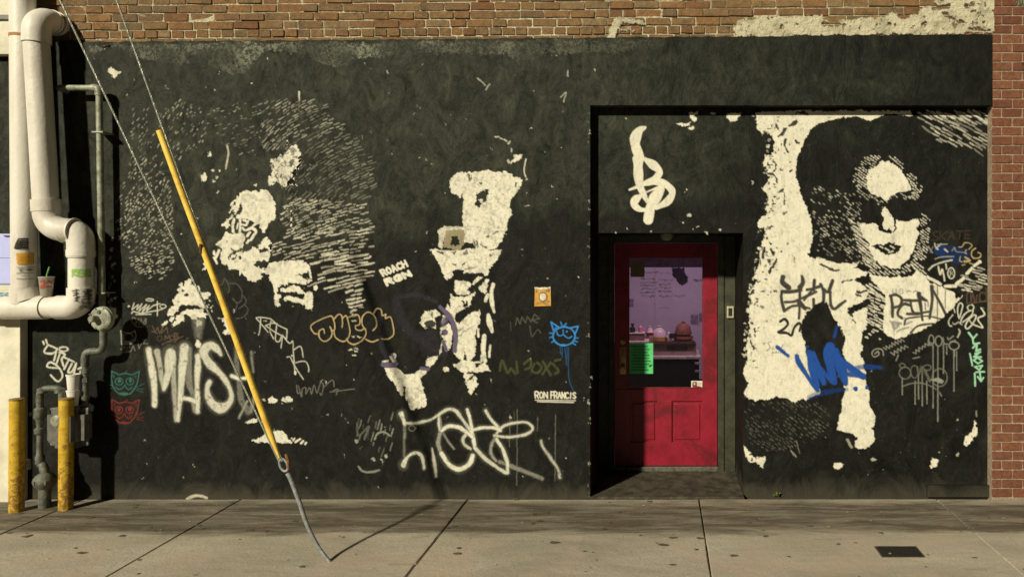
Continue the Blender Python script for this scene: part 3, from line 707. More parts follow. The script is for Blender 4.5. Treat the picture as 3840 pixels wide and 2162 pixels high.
l.poly('F', [(480,780),(510,695),(570,700),(640,690),(660,740),(610,760),(600,880),(540,860),(500,850),(475,820)]).ell('F', 560, 830, 44, 38, .95, 'cut').poly('F', [(480,790),(500,850),(545,875),(500,860),(475,820)])
l.cut('F', [(580,720),(590,760)], 18, .8)
l.poly('F', [(680,750),(720,760),(690,830),(665,810)]).poly('F', [(650,870),(740,830),(770,900),(780,1000),(740,1090),(690,1000),(680,1090),(650,1140),(660,1050),(690,960)]).poly('F', [(720,660),(740,620),(760,690),(760,720),(720,690)])
l.ell('F', 705, 908, 26, 26, 1, 'cut')
l.poly('G', [(125,80),(290,75),(320,110),(390,185),(500,150),(590,100),(650,115),(620,170),(570,210),(580,280),(650,490),(640,540),(560,580),(450,605),(430,560),(420,510),(385,460),(345,420),(250,280),(150,150)])
l.cut('G', [(372,340),(370,400),(365,470)], 34)
l.poly('F', [(545,1150),(600,1130),(640,1140),(600,1200),(560,1250),(515,1245),(530,1180)]).poly('F', [(145,1150),(190,1110),(215,1130),(210,1225),(165,1180)]).stroke('F', [(95,1205),(140,1190)], 22).ell('F', 715, 1275, 35, 26)
l.speckle(.60, 7, .74); l.speckle(.64, 3, .8)
l.build('mural_portrait', M_WHITE, F0, wallL, label='white one-eyed face with raised wide glass, middle portrait of the mural')
l = Layer((1640, 830, 1760, 960), 1.0, 42)
l.poly('E', [(370,1060),(540,1040),(545,1180),(520,1255),(330,1255),(340,1130)], .9).hole('E', [(420,1125),(475,1125),(505,1205),(410,1220)])
l.build('mural_patch', paint('mural_khaki', (0.36, 0.31, 0.18), .5, .3), F1, wallL)
# purple ring sprayed over the middle figure
l = Layer((1400, 1080, 1760, 1420), 0.8, 43)
l.stroke('F', [(660,660),(740,740),(790,830),(812,950),(805,1090)], 44, .95, 4).stroke('F', [(690,830),(720,780),(760,770)], 50, .8, 6)
l.stroke('F', [(690,1000),(720,1090)], 34, .9).ell('F', 705, 908, 26, 24, .95).stroke('F', [(690,1000),(715,1000)], 14, .8)
l.stroke('F', [(95,1225),(160,1235),(225,1228)], 46, .95).stroke('F', [(475,1265),(545,1272)], 34, .9).stroke('F', [(180,1130),(215,1190)], 20, .7)
l.stroke('F', [(200,600),(300,555),(450,545),(620,610)], 44, .30, 8).stroke('F', [(230,580),(250,700),(330,860),(500,1000),(680,1110)], 90, .28, 14).stroke('F', [(80,960),(90,1060),(150,1170)], 46, .35, 8).stroke('F', [(60,760),(70,900)], 40, .30, 8).poly('F', [(430,900),(640,890),(650,1120),(480,1140)], .22)
l.build('graffiti_ring', M_PURPLE, F1, wallL, label='purple sprayed ring across the middle portrait')

# ---- big MAISE lettering
l = Layer((500, 1190, 1160, 1760), 0.9, 51)
sp = 7.0
for q, v in [([(505,35,70),(545,250,85),(575,480,70),(580,700,52)],.95),([(610,60,85),(640,200,60),(665,400,50),(690,510,50)],.75),([(772,75,130),(762,220,110),(735,360,80),(690,510,60)],.92),([(812,200,46),(810,420,54),(820,650,52),(838,885,46)],.7),
  ([(940,10,120),(920,200,95),(900,450,70),(885,650,58),(858,880,46)],.92),([(1000,20,50),(995,300,70),(1000,450,70),(1045,580,55)],.5),([(905,615,50),(1000,625,46),(1065,660,60)],1.0),([(1097,110,76),(1100,260,70),(1090,450,52),(1098,650,60),(1095,780,60)],.95),([(1040,660,50),(1060,770,40)],.6),
  ([(1380,90,44),(1330,25,74),(1250,-20,90),(1170,60,104),(1230,190,100),(1340,290,74),(1430,400,58),(1495,530,52),(1495,650,66),(1400,735,106),(1290,700,96),(1225,600,74),(1215,500,62),(1243,420,58)],.9),
  ([(1572,10,66),(1570,250,58),(1600,450,56),(1630,650,80),(1710,770,100)],.42),([(1510,350,44),(1605,390,46)],1.0),([(1620,385,40),(1735,370,40)],1.0),([(1745,60,30),(1775,300,26)],.5),([(1790,570,26),(1740,780,50)],.5),([(1700,650,18),(1600,855,18)],.7)]:
    l.stroke('D', [(a_[0], a_[1], a_[2]*1.5) for a_ in q], 40, .30*v, 14).stroke('D', q, 40, v, sp)
l.ell('S', 228, 1157, 52, 30).ell('S', 390, 1150, 62, 27).ell('S', 145, 1150, 16, 22, .8)
l.poly('X', [(215,750),(280,690),(395,680),(330,725),(260,750)]).stroke('X', [(440,730),(465,705)], 22, .8)
l.poly('X', [(315,975),(400,930),(480,885),(560,870),(680,848),(750,890),(860,1010),(700,1020),(640,1005),(500,1005),(420,995)])
for q, wd in [([(850,952),(856,944)],16),([(870,978),(890,952)],22),([(898,1005),(965,960)],24),([(978,1018),(1005,985)],28),([(1035,1028),(1045,1010)],28)]: l.stroke('X', q, wd)
l.stroke('C', [(1250,520,140),(1245,640,120),(1245,760,84)], 90, .42, 16).ell('C', 1255, 575, 40, 36, .75).ell('C', 1242, 865, 42, 50, 1.0)
l.speckle(.70, 4, .55)
l.build('graffiti_lettering', M_SPRAY, F1, wallL, label='large white sprayed letters MAiSE behind the guy wire')

# ---- hiOKe tag
l = Layer((1320, 1500, 2120, 1860), 0.9, 52)
sp = 5.0
for q, wd, v in [([(585,290,54),(605,350,40),(622,400,30)],30,1),([(622,400,30),(620,540,28)],28,.55),([(620,540,22),(615,740,26)],24,.4),([(610,835,55),(650,752,30),(740,705,32),(805,745,38),(832,870,26)],30,.95),
  ([(625,385),(750,385),(900,350),(980,300)],24,.85),([(915,660,14),(940,800,30),(960,960,24)],26,.9),([(990,290),(985,380),(1000,470)],22,.9),([(1000,320),(1030,480),(1100,600),(1150,660)],18,.55),
  ([(985,300),(1080,240),(1160,250),(1230,330),(1320,460),(1365,560)],32,.9),([(1020,470),(1090,425),(1190,425),(1280,480),(1340,530)],38,1),([(1000,500),(985,600),(1010,720)],40,.6),([(1015,715),(1100,830),(1200,880),(1310,830),(1355,730)],46,1),
  ([(1295,245,40),(1320,330,30),(1345,470,36),(1378,650,34)],34,1),([(1290,500),(1245,560),(1270,620),(1330,660)],30,.85),([(1350,460),(1450,440),(1590,440),(1650,470)],30,1),([(1490,255,34),(1560,360,30),(1650,460,32)],30,.9),
  ([(1610,500),(1680,420),(1800,385),(1920,380),(1995,430),(1960,490),(1850,525),(1700,535),(1585,520)],26,.9),([(1590,550),(1550,640),(1550,720),(1600,790)],30,.6),([(1610,560),(1670,660),(1720,800),(1730,920)],34,.95),([(1380,650),(1480,760),(1600,850),(1710,920)],36,.9),
  ([(1640,800),(1740,840),(1900,900),(2100,980)],38,.5),([(2090,580,28),(2110,650,26),(2200,780,28),(2270,880,30),(2290,970,34)],28,.75)]:
    l.stroke('I', [(a_[0], a_[1], (a_[2] if len(a_) > 2 else wd)*2.0) for a_ in q], wd, .24*v, 11).stroke('I', q, wd, v, sp)
for x, a, b_, v in [(1750,290,640,.4),(1830,240,1050,.4),(2240,300,1010,.4),(2050,320,470,.35),(1800,260,340,.25)]: l.stroke('I', [(x,a),(x-3,b_)], 8, v)
l.ring('I', 700, 440, 34, 30, 12, .4)
l.speckle(.72, 4, .6)
l.build('graffiti_lettering', M_SPRAY, F1, wallL, label='white sprayed looping hiOK lettering low on the wall left of the door')
l = Layer((1310, 1540, 1500, 1790), 0.8, 53)
l.hatch('I', [(100,330),(520,300),(500,900),(430,900),(250,640),(120,600)], 74, row=14, ln=(8,44), gap=(10,26), wd=(3,7), keep=.5, v=(.2,.8))
l.stroke('I', [(110,380),(130,520),(240,420),(190,560)], 18, .45).stroke('I', [(300,560),(330,500),(400,485),(460,520)], 18, .8).stroke('I', [(125,850),(170,900),(250,915),(350,890)], 22, .7).ell('I', 420, 742, 18, 16).ell('I', 283, 780, 16, 18, .8).ell('I', 112, 580, 18, 22, .8)
l.build('graffiti_scribble', M_GREY, F1, wallL)

# ---- scribbled and small tags on the front wall
l = Layer((930, 1160, 1470, 1520), 0.5, 54)
for q in [[(60,260),(110,255),(210,270),(290,340),(395,390),(390,490),(270,420),(160,350),(240,320),(290,330)],[(110,260),(100,400),(85,450)],[(60,265),(190,420)],[(220,300),(210,400),(250,490)],[(285,340),(270,500),(310,520),(335,460)],[(345,450),(330,590)],[(350,460),(420,540),(455,515)],[(460,520),(465,650),(485,880)],[(470,610),(545,575),(570,690)],[(395,690),(430,690),(470,770),(570,930)],[(490,750),(590,735),(630,800),(628,850)]]: l.stroke('S', q, 11, .85, curve=len(q) < 5)
l.ell('S', 488, 865, 12, 22)
l.build('graffiti_scribble', M_SPRAY, F1, wallL)
l = Layer((1100, 1410, 1340, 1500), 0.5, 55)
for q in [[(500,990),(510,1080),(535,1060),(520,1000),(555,1120),(560,1040),(600,1020),(600,1090),(640,1020),(660,1090),(690,990),(720,1080),(760,970),(790,1000),(770,1100),(750,1080)],[(800,1010),(890,940),(910,1010)],[(860,1070),(1130,1035)],[(900,1050),(950,1040),(930,1100)]]: l.stroke('S', q, 9, .6)
l.build('graffiti_scribble', M_GREY, F1, wallL)
l = Layer((1150, 1140, 1490, 1310), 0.5, 56)
for q in [[(740,440),(690,430),(655,370),(690,320),(860,245),(905,290),(915,380),(885,400),(862,360),(885,430),(860,490),(800,520),(750,480),(745,410),(790,385),(803,430)],[(905,280),(950,230),(985,235),(1000,290),(995,365)],[(1000,270),(1035,240),(1060,300),(1080,420),(1050,500),(990,520),(920,470),(905,400)],[(1060,260),(1160,230),(1190,290),(1180,340),(1140,350),(1150,390),(1200,400),(1240,380),(1255,440),(1210,510),(1130,550),(1070,530),(1045,490)],[(1330,400),(1370,350),(1355,260),(1310,210),(1260,205),(1215,260),(1215,340),(1250,390)],[(1335,220),(1370,165),(1420,175),(1430,240),(1470,225),(1465,270),(1520,255),(1545,330),(1555,440),(1500,490),(1420,490)],[(1250,495),(1320,525),(1390,500)]]: l.stroke('S', q, 12, .95)
l.build('graffiti_lettering', M_TAN, F2, wallL, label='tan outlined bubble letters JUICE')
l = Layer((790, 1020, 950, 1210), 0.4, 57)
for q in [[(330,880),(300,960),(220,1000),(215,1150),(270,1250),(310,1260)],[(330,880),(380,950),(400,1040),(380,1080)],[(400,950),(500,960),(570,1060),(560,1180),(500,1210),(440,1150)],[(580,1110),(630,1180),(600,1240),(530,1290)],[(610,1240),(655,1310),(600,1400),(490,1430)],[(450,1170),(500,1220),(490,1290),(440,1320)]]: l.stroke('B', q, 12, .4)
l.build('graffiti_scribble', M_GREY, F1, wallL)
def cat(box, reg, ox, oy, mat, wd, v, seed, label):
    l = Layer(box, 0.4, seed); O = lambda pts: [(x+ox, y+oy) for x, y in pts]
    l.stroke(reg, O([(65,290),(60,380),(70,460),(110,530),(160,570),(220,582),(290,562),(340,500),(375,430),(385,360),(395,292),(310,335),(235,318),(150,335),(65,290)]), wd, v, curve=False)
    for cx in (150, 280):
        l.ring(reg, cx+ox, 415+oy, 46, 42, wd*.8, v); l.ell(reg, cx+ox, 408+oy, 20, 24, v)
    l.stroke(reg, O([(115,485),(150,515),(195,490),(215,455),(235,490),(270,515),(305,485)]), wd*.8, v)
    for q in [[(0,395),(75,430)],[(-5,460),(75,467)],[(0,525),(75,490)],[(365,480),(455,440)],[(365,500),(450,510)],[(360,520),(440,545)],[(210,320),(250,290)]]: l.stroke(reg, O(q), wd*.7, v*.8)
    l.ell(reg, 210+ox, 565+oy, 50, 14, v); l.ell(reg, 90+ox, 350+oy, 16, 30, v*.6); l.ell(reg, 350+ox, 350+oy, 22, 24, v*.6); l.ell(reg, 220+ox, 440+oy, 150, 110, v*.25)
    return l.build('graffiti_cat', mat, F1, wallL, label=label)
cat((390,1370,550,1500), 'D', 0, 0, M_TEAL, 15, .9, 61, 'teal sprayed cat face on the wall beside the gas meter')
cat((390,1470,560,1600), 'D', 0, 345, M_RED, 15, .8, 62, 'red sprayed cat face under the teal one')
l = Layer((440, 1220, 560, 1340), 0.4, 63)
l.stroke('C', [(190,685),(200,780),(200,870),(260,872),(330,862),(385,810),(400,760),(385,685),(320,725),(250,712),(190,685)], 15, .9, curve=False).ring('C', 295, 780, 66, 54, 12, .7)
l.stroke('C', [(235,840),(320,840)], 34, .7).stroke('C', [(240,790),(270,790)], 10, .5).stroke('C', [(310,780),(340,778)], 10, .5)
for q in [[(190,940),(250,900),(205,1000)],[(240,920),(310,900),(255,975),(320,965)],[(330,960),(360,890),(385,955)],[(420,810),(440,930),(470,860)],[(480,815),(530,800),(495,860),(565,860)]]: l.stroke('C', q, 13, .6, curve=False)
l.build('graffiti_cat', M_GREY, F1, wallL, label='small pale cat face tag above the teal one')
l = Layer((470, 1105, 640, 1240), 0.4, 64)
for q in [[(370,310),(345,400),(430,330),(410,400),(480,320),(440,420),(540,330),(480,440),(580,340),(540,420),(640,340),(690,330)],[(690,290),(690,480)],[(640,345),(725,318)],[(340,450),(360,420),(470,450),(720,405),(800,370)],[(400,465),(600,462)]]: l.stroke('C', q, 14, .9, curve=False)
l.ring('C', 765, 355, 40, 26, 13, .9).ring('C', 585, 266, 52, 15, 13, .9).ell('C', 295, 350, 16, 14)
for q in [[(350,510),(345,570),(380,600),(400,550),(380,510),(350,510)],[(390,620),(430,520),(450,600),(470,520)],[(470,540),(490,600),(530,520),(530,590),(480,600)],[(360,590),(430,635),(500,620)]]: l.stroke('C', q, 13, .45)
l.build('graffiti_scribble', M_SPRAY, F1, wallL)
l = Layer((555, 1205, 720, 1320), 0.4, 65)
for q in [[(620,620),(660,700),(690,640),(720,720),(760,640),(740,720),(820,640),(830,720)],[(615,690),(690,720)],[(790,810),(800,750),(825,790),(850,750),(860,805)],[(930,800),(920,720),(970,720),(940,760),(985,770),(940,805)],[(750,880),(840,830),(960,800),(1040,760)],[(775,915),(900,870),(1110,785)],[(760,860),(800,890),(850,830),(900,860),(960,800)]]: l.stroke('C', q, 14, .55, curve=False)
l.ring('C', 720, 790, 36, 34, 13, .4).ring('C', 890, 780, 28, 30, 13, .5)
l.build('graffiti_scribble', M_BROWN, F1, wallL)
l = Layer((150, 1260, 320, 1440), 0.4, 66)
for q in [[(293,145),(300,162)],[(313,132),(320,155)],[(325,170),(300,215),(350,226),(388,196),(325,166)],[(388,190),(368,272)],[(410,215),(385,292)],[(402,216),(442,232),(420,262),(432,312)],[(432,250),(502,282)],[(470,266),(436,332)],[(488,296),(462,350),(490,346),(518,292),(500,368)],[(400,325),(322,316),(345,285),(400,320),(425,380),(392,415),(345,372)],[(532,330),(565,318),(545,352)]]: l.stroke('e', q, 12, .95)
l.ring('e', 432, 196, 30, 15, 11, .9)
l.build('graffiti_lettering', M_SPRAY, F1, wallL, label='white DIRTY tag slanting over the gas meter')
l = Layer((1415, 960, 1560, 1085), 0.15, 67)
write(l, 'F', 'ROACH', ((66,300),(312,202),(340,256),(100,354)), 20, gap=.30, jit=0, curve=False)
write(l, 'F', 'RGN', ((112,392),(348,306),(378,348),(138,444)), 27, gap=.32, jit=0, curve=False)
l.build('graffiti_lettering', M_WHITE, F2, wallL, label='tilted block letters ROACH RGN')
l = Layer((1995, 1455, 2170, 1515), 0.2, 68)
write(l, 'H', 'RON', ((380,1252),(490,1255),(490,1310),(380,1310)), 11, gap=.22)
write(l, 'H', 'FRANCIS', ((520,1252),(748,1262),(748,1312),(520,1310)), 11, gap=.22)
l.stroke('H', [(380,1326),(745,1332)], 7).stroke('H', [(400,1340),(728,1348)], 9)
l.build('graffiti_lettering', M_WHITE, F1, wallL, label='small neat lettering underlined twice left of the door')
l = Layer((2050, 1195, 2180, 1475), 0.25, 69)
l.stroke('H', [(545,700),(523,620),(590,665)], 13, curve=False).stroke('H', [(690,675),(770,657),(745,722)], 13, curve=False).ring('H', 642, 748, 100, 84, 14)
for q in [[(612,620),(630,660),(662,633)],[(575,705),(590,740),(630,735),(633,690)],[(640,738),(680,766),(712,750)],[(510,720),(538,722)],[(510,760),(538,754)],[(530,805),(552,788)],[(745,765),(770,765)],[(735,790),(762,800)],[(722,812),(745,826)],[(550,690),(575,660)]]: l.stroke('H', q, 10)
l.ell('H', 668, 704, 7, 9).ell('H', 632, 830, 30, 12)
for q in [[(605,840),(612,900),(628,942)],[(625,840),(626,915)],[(648,850),(665,1010)],[(668,850),(668,950)],[(682,850),(684,1120),(726,1240)]]: l.stroke('H', q, 6, .6)
l.build('graffiti_cat', M_CATBLUE, F1, wallL, label='bright blue cat face with drips left of the door')
l = Layer((1860, 1170, 2110, 1420), 0.5, 70)
l.stroke('H', [(200,650),(215,580),(240,640),(260,575),(290,630),(310,570),(340,620),(375,550),(420,590),(350,605),(400,630)], 9, .4, curve=False).stroke('H', [(330,660),(350,750),(400,690),(430,720)], 11, .35).stroke('H', [(155,620),(160,700)], 9, .3)
l.build('graffiti_scribble', M_GREY, F1, wallL)
l = Layer((1860, 1320, 2120, 1420), 0.6, 71)
for q in [[(60,1060),(80,970),(130,1080),(160,1040),(200,1090)],[(210,980),(220,1080)],[(280,1000),(330,960),(340,1020),(290,1050)],[(370,1000),(350,1060),(400,1080),(440,1030),(400,990)],[(450,980),(520,1100)],[(520,990),(450,1090)],[(560,970),(610,960)],[(540,1000),(590,1060),(560,1090)]]: l.stroke('H', q, 22, .6, 5)
l.build('graffiti_scribble', M_OLIVE, F1, wallL)

# chips in the black paint of the front wall
l = Layer((380, 150, 2230, 1900), 1.2, 72)
l.poly('a', [(1080,680),(1130,670),(1180,720),(1230,715),(1200,750),(1160,790),(1110,740)]).poly('a', [(1035,460),(1080,455),(1110,465),(1060,500)]).ell('a', 1150, 1185, 14, 10)
for y in np.arange(400, 1860, 9):
    if l.rng.random() < .17: l.ell('p', 2210 + l.rng.normal(0, 2.5), y, l.rng.uniform(1.2, 3), l.rng.uniform(2, 6), l.rng.uniform(.3,.9))
for y in np.arange(900, 1205, 8):
    if l.rng.random() < .75: l.ell('p', 418 + l.rng.normal(0, 6), y, l.rng.uniform(2, 9), l.rng.uniform(2, 8), l.rng.uniform(.5, 1))
l.poly('p', [(415,1150),(438,1152),(432,1190),(418,1185)])
for k in range(170):
    l.ell('p', l.rng.uniform(420, 2200), l.rng.uniform(170, 1850), l.rng.uniform(1.2, 3.2), l.rng.uniform(1.2, 4), l.rng.uniform(.3, 1))
for q in [[(485,980),(540,930),(520,1025)],[(400,490),(440,510),(450,560)],[(780,430),(770,480)],[(560,710),(560,765)],[(830,700),(850,725)]]: l.stroke('c', q, 14, .7)
for q in [[(2230,790),(2310,860)],[(2350,850),(2310,905)],[(1320,715),(1330,740)]]: l.stroke('b', q, 14, .7)
l.stroke('T', [(945,158),(990,140),(1040,155)], 14, .8)
l.build('paint_chips', M_HATCH, F0, wallL, kind='stuff')

# ---- the seated woman with sunglasses on the recessed panel
l = Layer((2740, 405, 3735, 1790), 0.9, 81)
W1 = to_src('K', [(215,60),(500,55),(1000,50),(1360,45),(1450,50)]) + to_src('L', [(560,30),(850,30),(880,60),(830,70),(740,55),(650,60),(590,90),(545,105),(440,85),(330,80),(240,100),(150,130),(60,200),(15,290)]) \
  + to_src('K', [(665,560),(660,700),(680,880),(730,1000),(790,1150),(820,1280),(825,1450)]) \
  + to_src('M', [(820,60),(800,130),(760,150),(850,220),(880,195),(1060,240),(1180,260),(1330,245),(1280,300),(1420,340),(1400,385),(1300,410),(1310,440),(1400,500),(1440,560),(1420,640),(1330,690),(1240,740),(1210,790),(1260,800),(1330,760),(1430,730),(1420,880),(1400,960),(1360,1000),(1370,1100),(1390,1200),(1340,1240),(1390,1330)]) \
  + to_src('O', [(1150,400),(1180,480),(1180,560),(1200,650),(1220,780),(1250,860),(1260,940),(1230,970),(1250,1010),(1240,1100),(1180,1165),(1090,1165),(1080,1110),(1110,1060),(1060,1030),(980,1010),(920,1000),(920,920),(960,800),(970,700),(1000,620),(980,590),(1000,530),(1000,420),(980,340),(970,250),(980,150),(930,60)]) \
  + to_src('M', [(1170,1060),(1130,960),(1080,870),(1030,780),(990,690),(960,660),(850,710),(780,770),(720,860),(700,960),(720,1040),(750,1150),(770,1240)]) \
  + to_src('O', [(650,330),(690,480),(720,580),(770,640),(750,670),(650,710),(580,710),(525,735),(450,705),(370,700),(290,715),(200,710),(185,735),(80,690),(75,640),(110,570),(70,480)]) \
  + to_src('M', [(110,1330),(130,1250),(110,1150),(130,1050),(150,960),(120,900),(160,850),(125,780),(160,650),(150,570),(215,480),(210,380),(240,300),(265,170),(285,30)]) \
  + to_src('K', [(300,1430),(340,1360),(310,1310),(260,1330),(220,1270),(280,1190),(330,1180),(320,1110),(350,1060),(360,1000),(320,950),(280,880),(345,810),(360,770),(320,730),(350,690),(305,620),(325,545),(390,520),(415,450),(420,370),(380,300),(295,250),(280,320),(240,270),(215,240),(220,180),(235,110)])
l.poly(None, W1)
for reg, q, wd in [('K',[(470,320),(500,290),(530,245)],34),('K',[(530,350),(520,430),(570,490)],22),('K',[(580,205),(655,170)],38),('K',[(650,82),(720,72),(790,88)],24),('K',[(340,720),(400,750),(440,820)],22),('K',[(430,210),(450,250)],26),('K',[(400,590),(430,640),(410,700)],18),('K',[(520,940),(535,1000),(525,1060)],14),('K',[(650,380),(680,390)],28),('M',[(920,260),(1040,310),(1115,330)],24),('M',[(620,150),(650,250)],8),('M',[(310,100),(300,200)],34),('M',[(440,210),(360,360)],30),('M',[(380,90),(400,150)],20),('M',[(160,590),(200,560)],24),('M',[(200,700),(240,650)],16),('M',[(1160,470),(1260,430)],16),('M',[(1300,430),(1350,440)],34),('M',[(1330,560),(1410,550)],34),('M',[(1310,590),(1350,600)],26),('M',[(1290,720),(1320,750)],34),('M',[(1230,750),(1250,810)],40),('M',[(1250,860),(1300,890)],18),('M',[(200,960),(215,1000)],22),('M',[(150,1080),(190,1180)],16)]:
    l.cut(reg, q, wd, .95)
ch = l.rng
for k in range(120):     # flaked left border and crown of the white ground
    t = ch.random(); y = 420 + t * 960; xb = np.interp(y, [420,520,600,700,800,900,1000,1100,1250,1400], [2850,2890,2880,2880,2880,2865,2840,2815,2800,2795])
    l.ell('p', xb + ch.exponential(34), y, ch.uniform(2, 8), ch.uniform(2, 7), ch.uniform(.5, 1), 'cut')
for k in range(70):
    y = 430 + ch.random() * 920; xb = np.interp(y, [420,520,600,700,800,900,1000,1100,1250,1400], [2850,2890,2880,2880,2880,2865,2840,2815,2800,2795])
    l.ell('p', xb - ch.exponential(7), y, ch.uniform(2, 6), ch.uniform(2, 6), ch.uniform(.5, 1))
l.poly('N', [(170,560),(260,590),(330,605),(400,600),(440,620),(600,600),(700,590),(760,520),(830,560),(890,620),(930,670),(1000,700),(1100,740),(1220,780),(1240,870),(1320,820),(1180,990),(1110,1080),(1000,1160),(840,1240),(720,1290),(640,1320),(500,1355),(400,1310),(360,1270),(370,1150),(370,1000),(390,870),(360,800),(320,740),(270,700)])
l.poly('L', [(620,420),(690,420),(740,450),(790,490),(840,570),(870,640),(800,660),(740,670),(710,700),(680,735),(620,700),(540,665),(520,620),(510,560),(530,500),(590,470)])
l.poly('L', [(660,780),(690,810),(710,850),(740,900),(745,950),(720,980),(690,930),(670,960),(640,930),(650,870),(635,820)])
l.poly('L', [(470,910),(520,910),(590,910),(610,960),(680,985),(730,980),(760,950),(750,890),(830,890),(920,870),(930,900),(910,950),(930,990),(900,1040),(890,1120),(850,1180),(800,1220),(770,1255),(690,1255),(630,1220),(590,1190),(540,1120),(530,1060),(490,990),(465,940)])
l.hole('L', [(548,1080),(600,1066),(640,1072),(690,1050),(740,1070),(782,1085),(770,1120),(710,1142),(650,1140),(600,1112)])
for q in [[(620,1085),(640,1095)],[(660,1100),(690,1115)],[(700,1080),(730,1098)],[(690,1130),(720,1120)]]: l.stroke('L', q, 11, .85)
kw = dict(row=8.8, ln=(3.5, 10), gap=(4, 6.5), wd=(3.6, 5.2), wob=1)
l.hatch('L', [(80,620),(350,640),(470,700),(470,880),(400,900),(530,1100),(590,1220),(520,1260),(350,1200),(110,1120),(90,800)], -38, keep=.42, v=(.25,.85), **kw)
l.hatch('L', [(480,380),(620,380),(580,480),(520,640),(420,620),(410,540)], -36, keep=.9, v=(.6,1), **kw)
l.hatch('L', [(640,350),(760,400),(960,620),(900,740),(840,700),(880,640),(800,480),(700,400)], -40, keep=.85, v=(.6,1), **kw)
l.hatch('L', [(420,620),(530,660),(680,740),(640,790),(560,740),(430,660)], -38, keep=.7, v=(.4,.8), **kw)
l.hatch('L', [(700,690),(880,650),(920,740),(780,720)], -30, keep=.7, v=(.5,.9), **kw)
l.hatch('L', [(940,800),(1010,880),(1000,1060),(960,1200),(880,1180),(935,1000)], -38, keep=.9, v=(.6,1), **kw)
l.hatch('L', [(390,900),(480,920),(500,1020),(600,1210),(690,1265),(780,1265),(900,1180),(1010,1310),(900,1280),(880,1250),(760,1320),(620,1300),(520,1290),(440,1060)], -38, keep=.92, v=(.6,1), row=9.8, ln=(5,14), gap=(4,6), wd=(4.6,6.2), wob=1)
l.hatch('L', [(400,880),(470,900),(590,1200),(560,1240),(410,1030)], -37, keep=.95, v=(.6,1), row=11, ln=(14,34), gap=(5,8), wd=(4.5,7))
l.hatch('N', [(140,760),(200,740),(390,850),(380,1000),(360,1280),(120,1220),(170,1000)], -24, keep=.92, v=(.7,1), row=10.5, ln=(8,26), gap=(5,8), wd=(5,7.5))
l.hatch('N', [(120,1230),(360,1290),(430,1400),(120,1330)], -25, keep=.5, v=(.6,1), row=13, ln=(6,12), gap=(9,18), wd=(5,7))
l.hatch('N', [(170,740),(260,640),(400,780),(380,860)], -35, keep=.9, v=(.8,1), row=11, ln=(12,40), gap=(5,8), wd=(6,8))
l.hatch('L', [(870,40),(1480,30),(1480,300),(1440,390),(1340,330),(1130,300),(1010,220)], -30, keep=.88, v=(.25,.85), row=12, ln=(12,44), gap=(4,8), wd=(5.5,8.5))
l.hatch('L', [(870,40),(1480,30),(1480,120),(1000,110)], -30, keep=.8, v=(.6,1), row=12, ln=(14,40), gap=(4,10), wd=(6,9))
l.hatch('N', [(1230,700),(1300,620),(1520,420),(1540,480),(1630,680),(1530,790),(1330,770)], -14, keep=.93, v=(.4,.95), row=10, ln=(10,30), gap=(4,7), wd=(5,8))
for q in [[(900,605),(1050,690)],[(1110,715),(1230,715)],[(1240,690),(1330,620)],[(1370,560),(1430,500)],[(1460,470),(1500,440)],[(1520,420),(1530,425)]]: l.stroke('N', q, 36, .95)
l.hatch('O', [(80,740),(600,720),(800,760),(870,950),(650,1130),(300,1200),(90,1100)], -38, keep=.7, v=(.10,.36), row=11, ln=(6,15), gap=(6,12), wd=(3,5))
l.poly('O', [(70,1130),(120,1180),(160,1240),(270,1245),(260,1290),(240,1340),(180,1290),(120,1290),(85,1230)]).poly('O', [(880,1320),(910,1285),(970,1300),(960,1330),(920,1350)]).ell('O', 1240, 1255, 26, 12, .7).stroke('O', [(500,1180),(540,1230)], 16, .5).stroke('O', [(548,1090),(575,1200)], 9, .4).stroke('O', [(1010,1080),(1050,1150)], 24, .6)
for k in range(16): l.ell('O', ch.uniform(70,260), ch.uniform(1160,1320), ch.uniform(5,14), ch.uniform(5,12), .9, 'cut')
l.poly('Z', [(565,160),(575,210),(580,260),(540,330),(480,385),(465,370),(490,290),(530,260)]).stroke('Z', [(570,90),(572,130)], 14, .5).poly('Z', [(215,470),(260,490),(235,540),(195,555),(190,530)]).ell('Z', 425, 440, 12, 16, .7).ell('Z', 415, 157, 9, 8, .8).ell('Z', 68, 775, 10, 9, .8)
for k in range(14): l.ell('Z', ch.uniform(470,580), ch.uniform(230,390), ch.uniform(3,7), ch.uniform(3,7), .9, 'cut')
for k in range(34): l.ell('p', ch.uniform(2800, 3700), ch.uniform(900, 1780), ch.uniform(1.0, 2.2), ch.uniform(1.0, 2.4), ch.uniform(.3, .8))
l.speckle(.70, 7, .84); l.speckle(.74, 3, .8)
l.build('mural_portrait', M_WHITE, R0, panelR, label='large stencil of a woman in dark sunglasses with her arm raised')
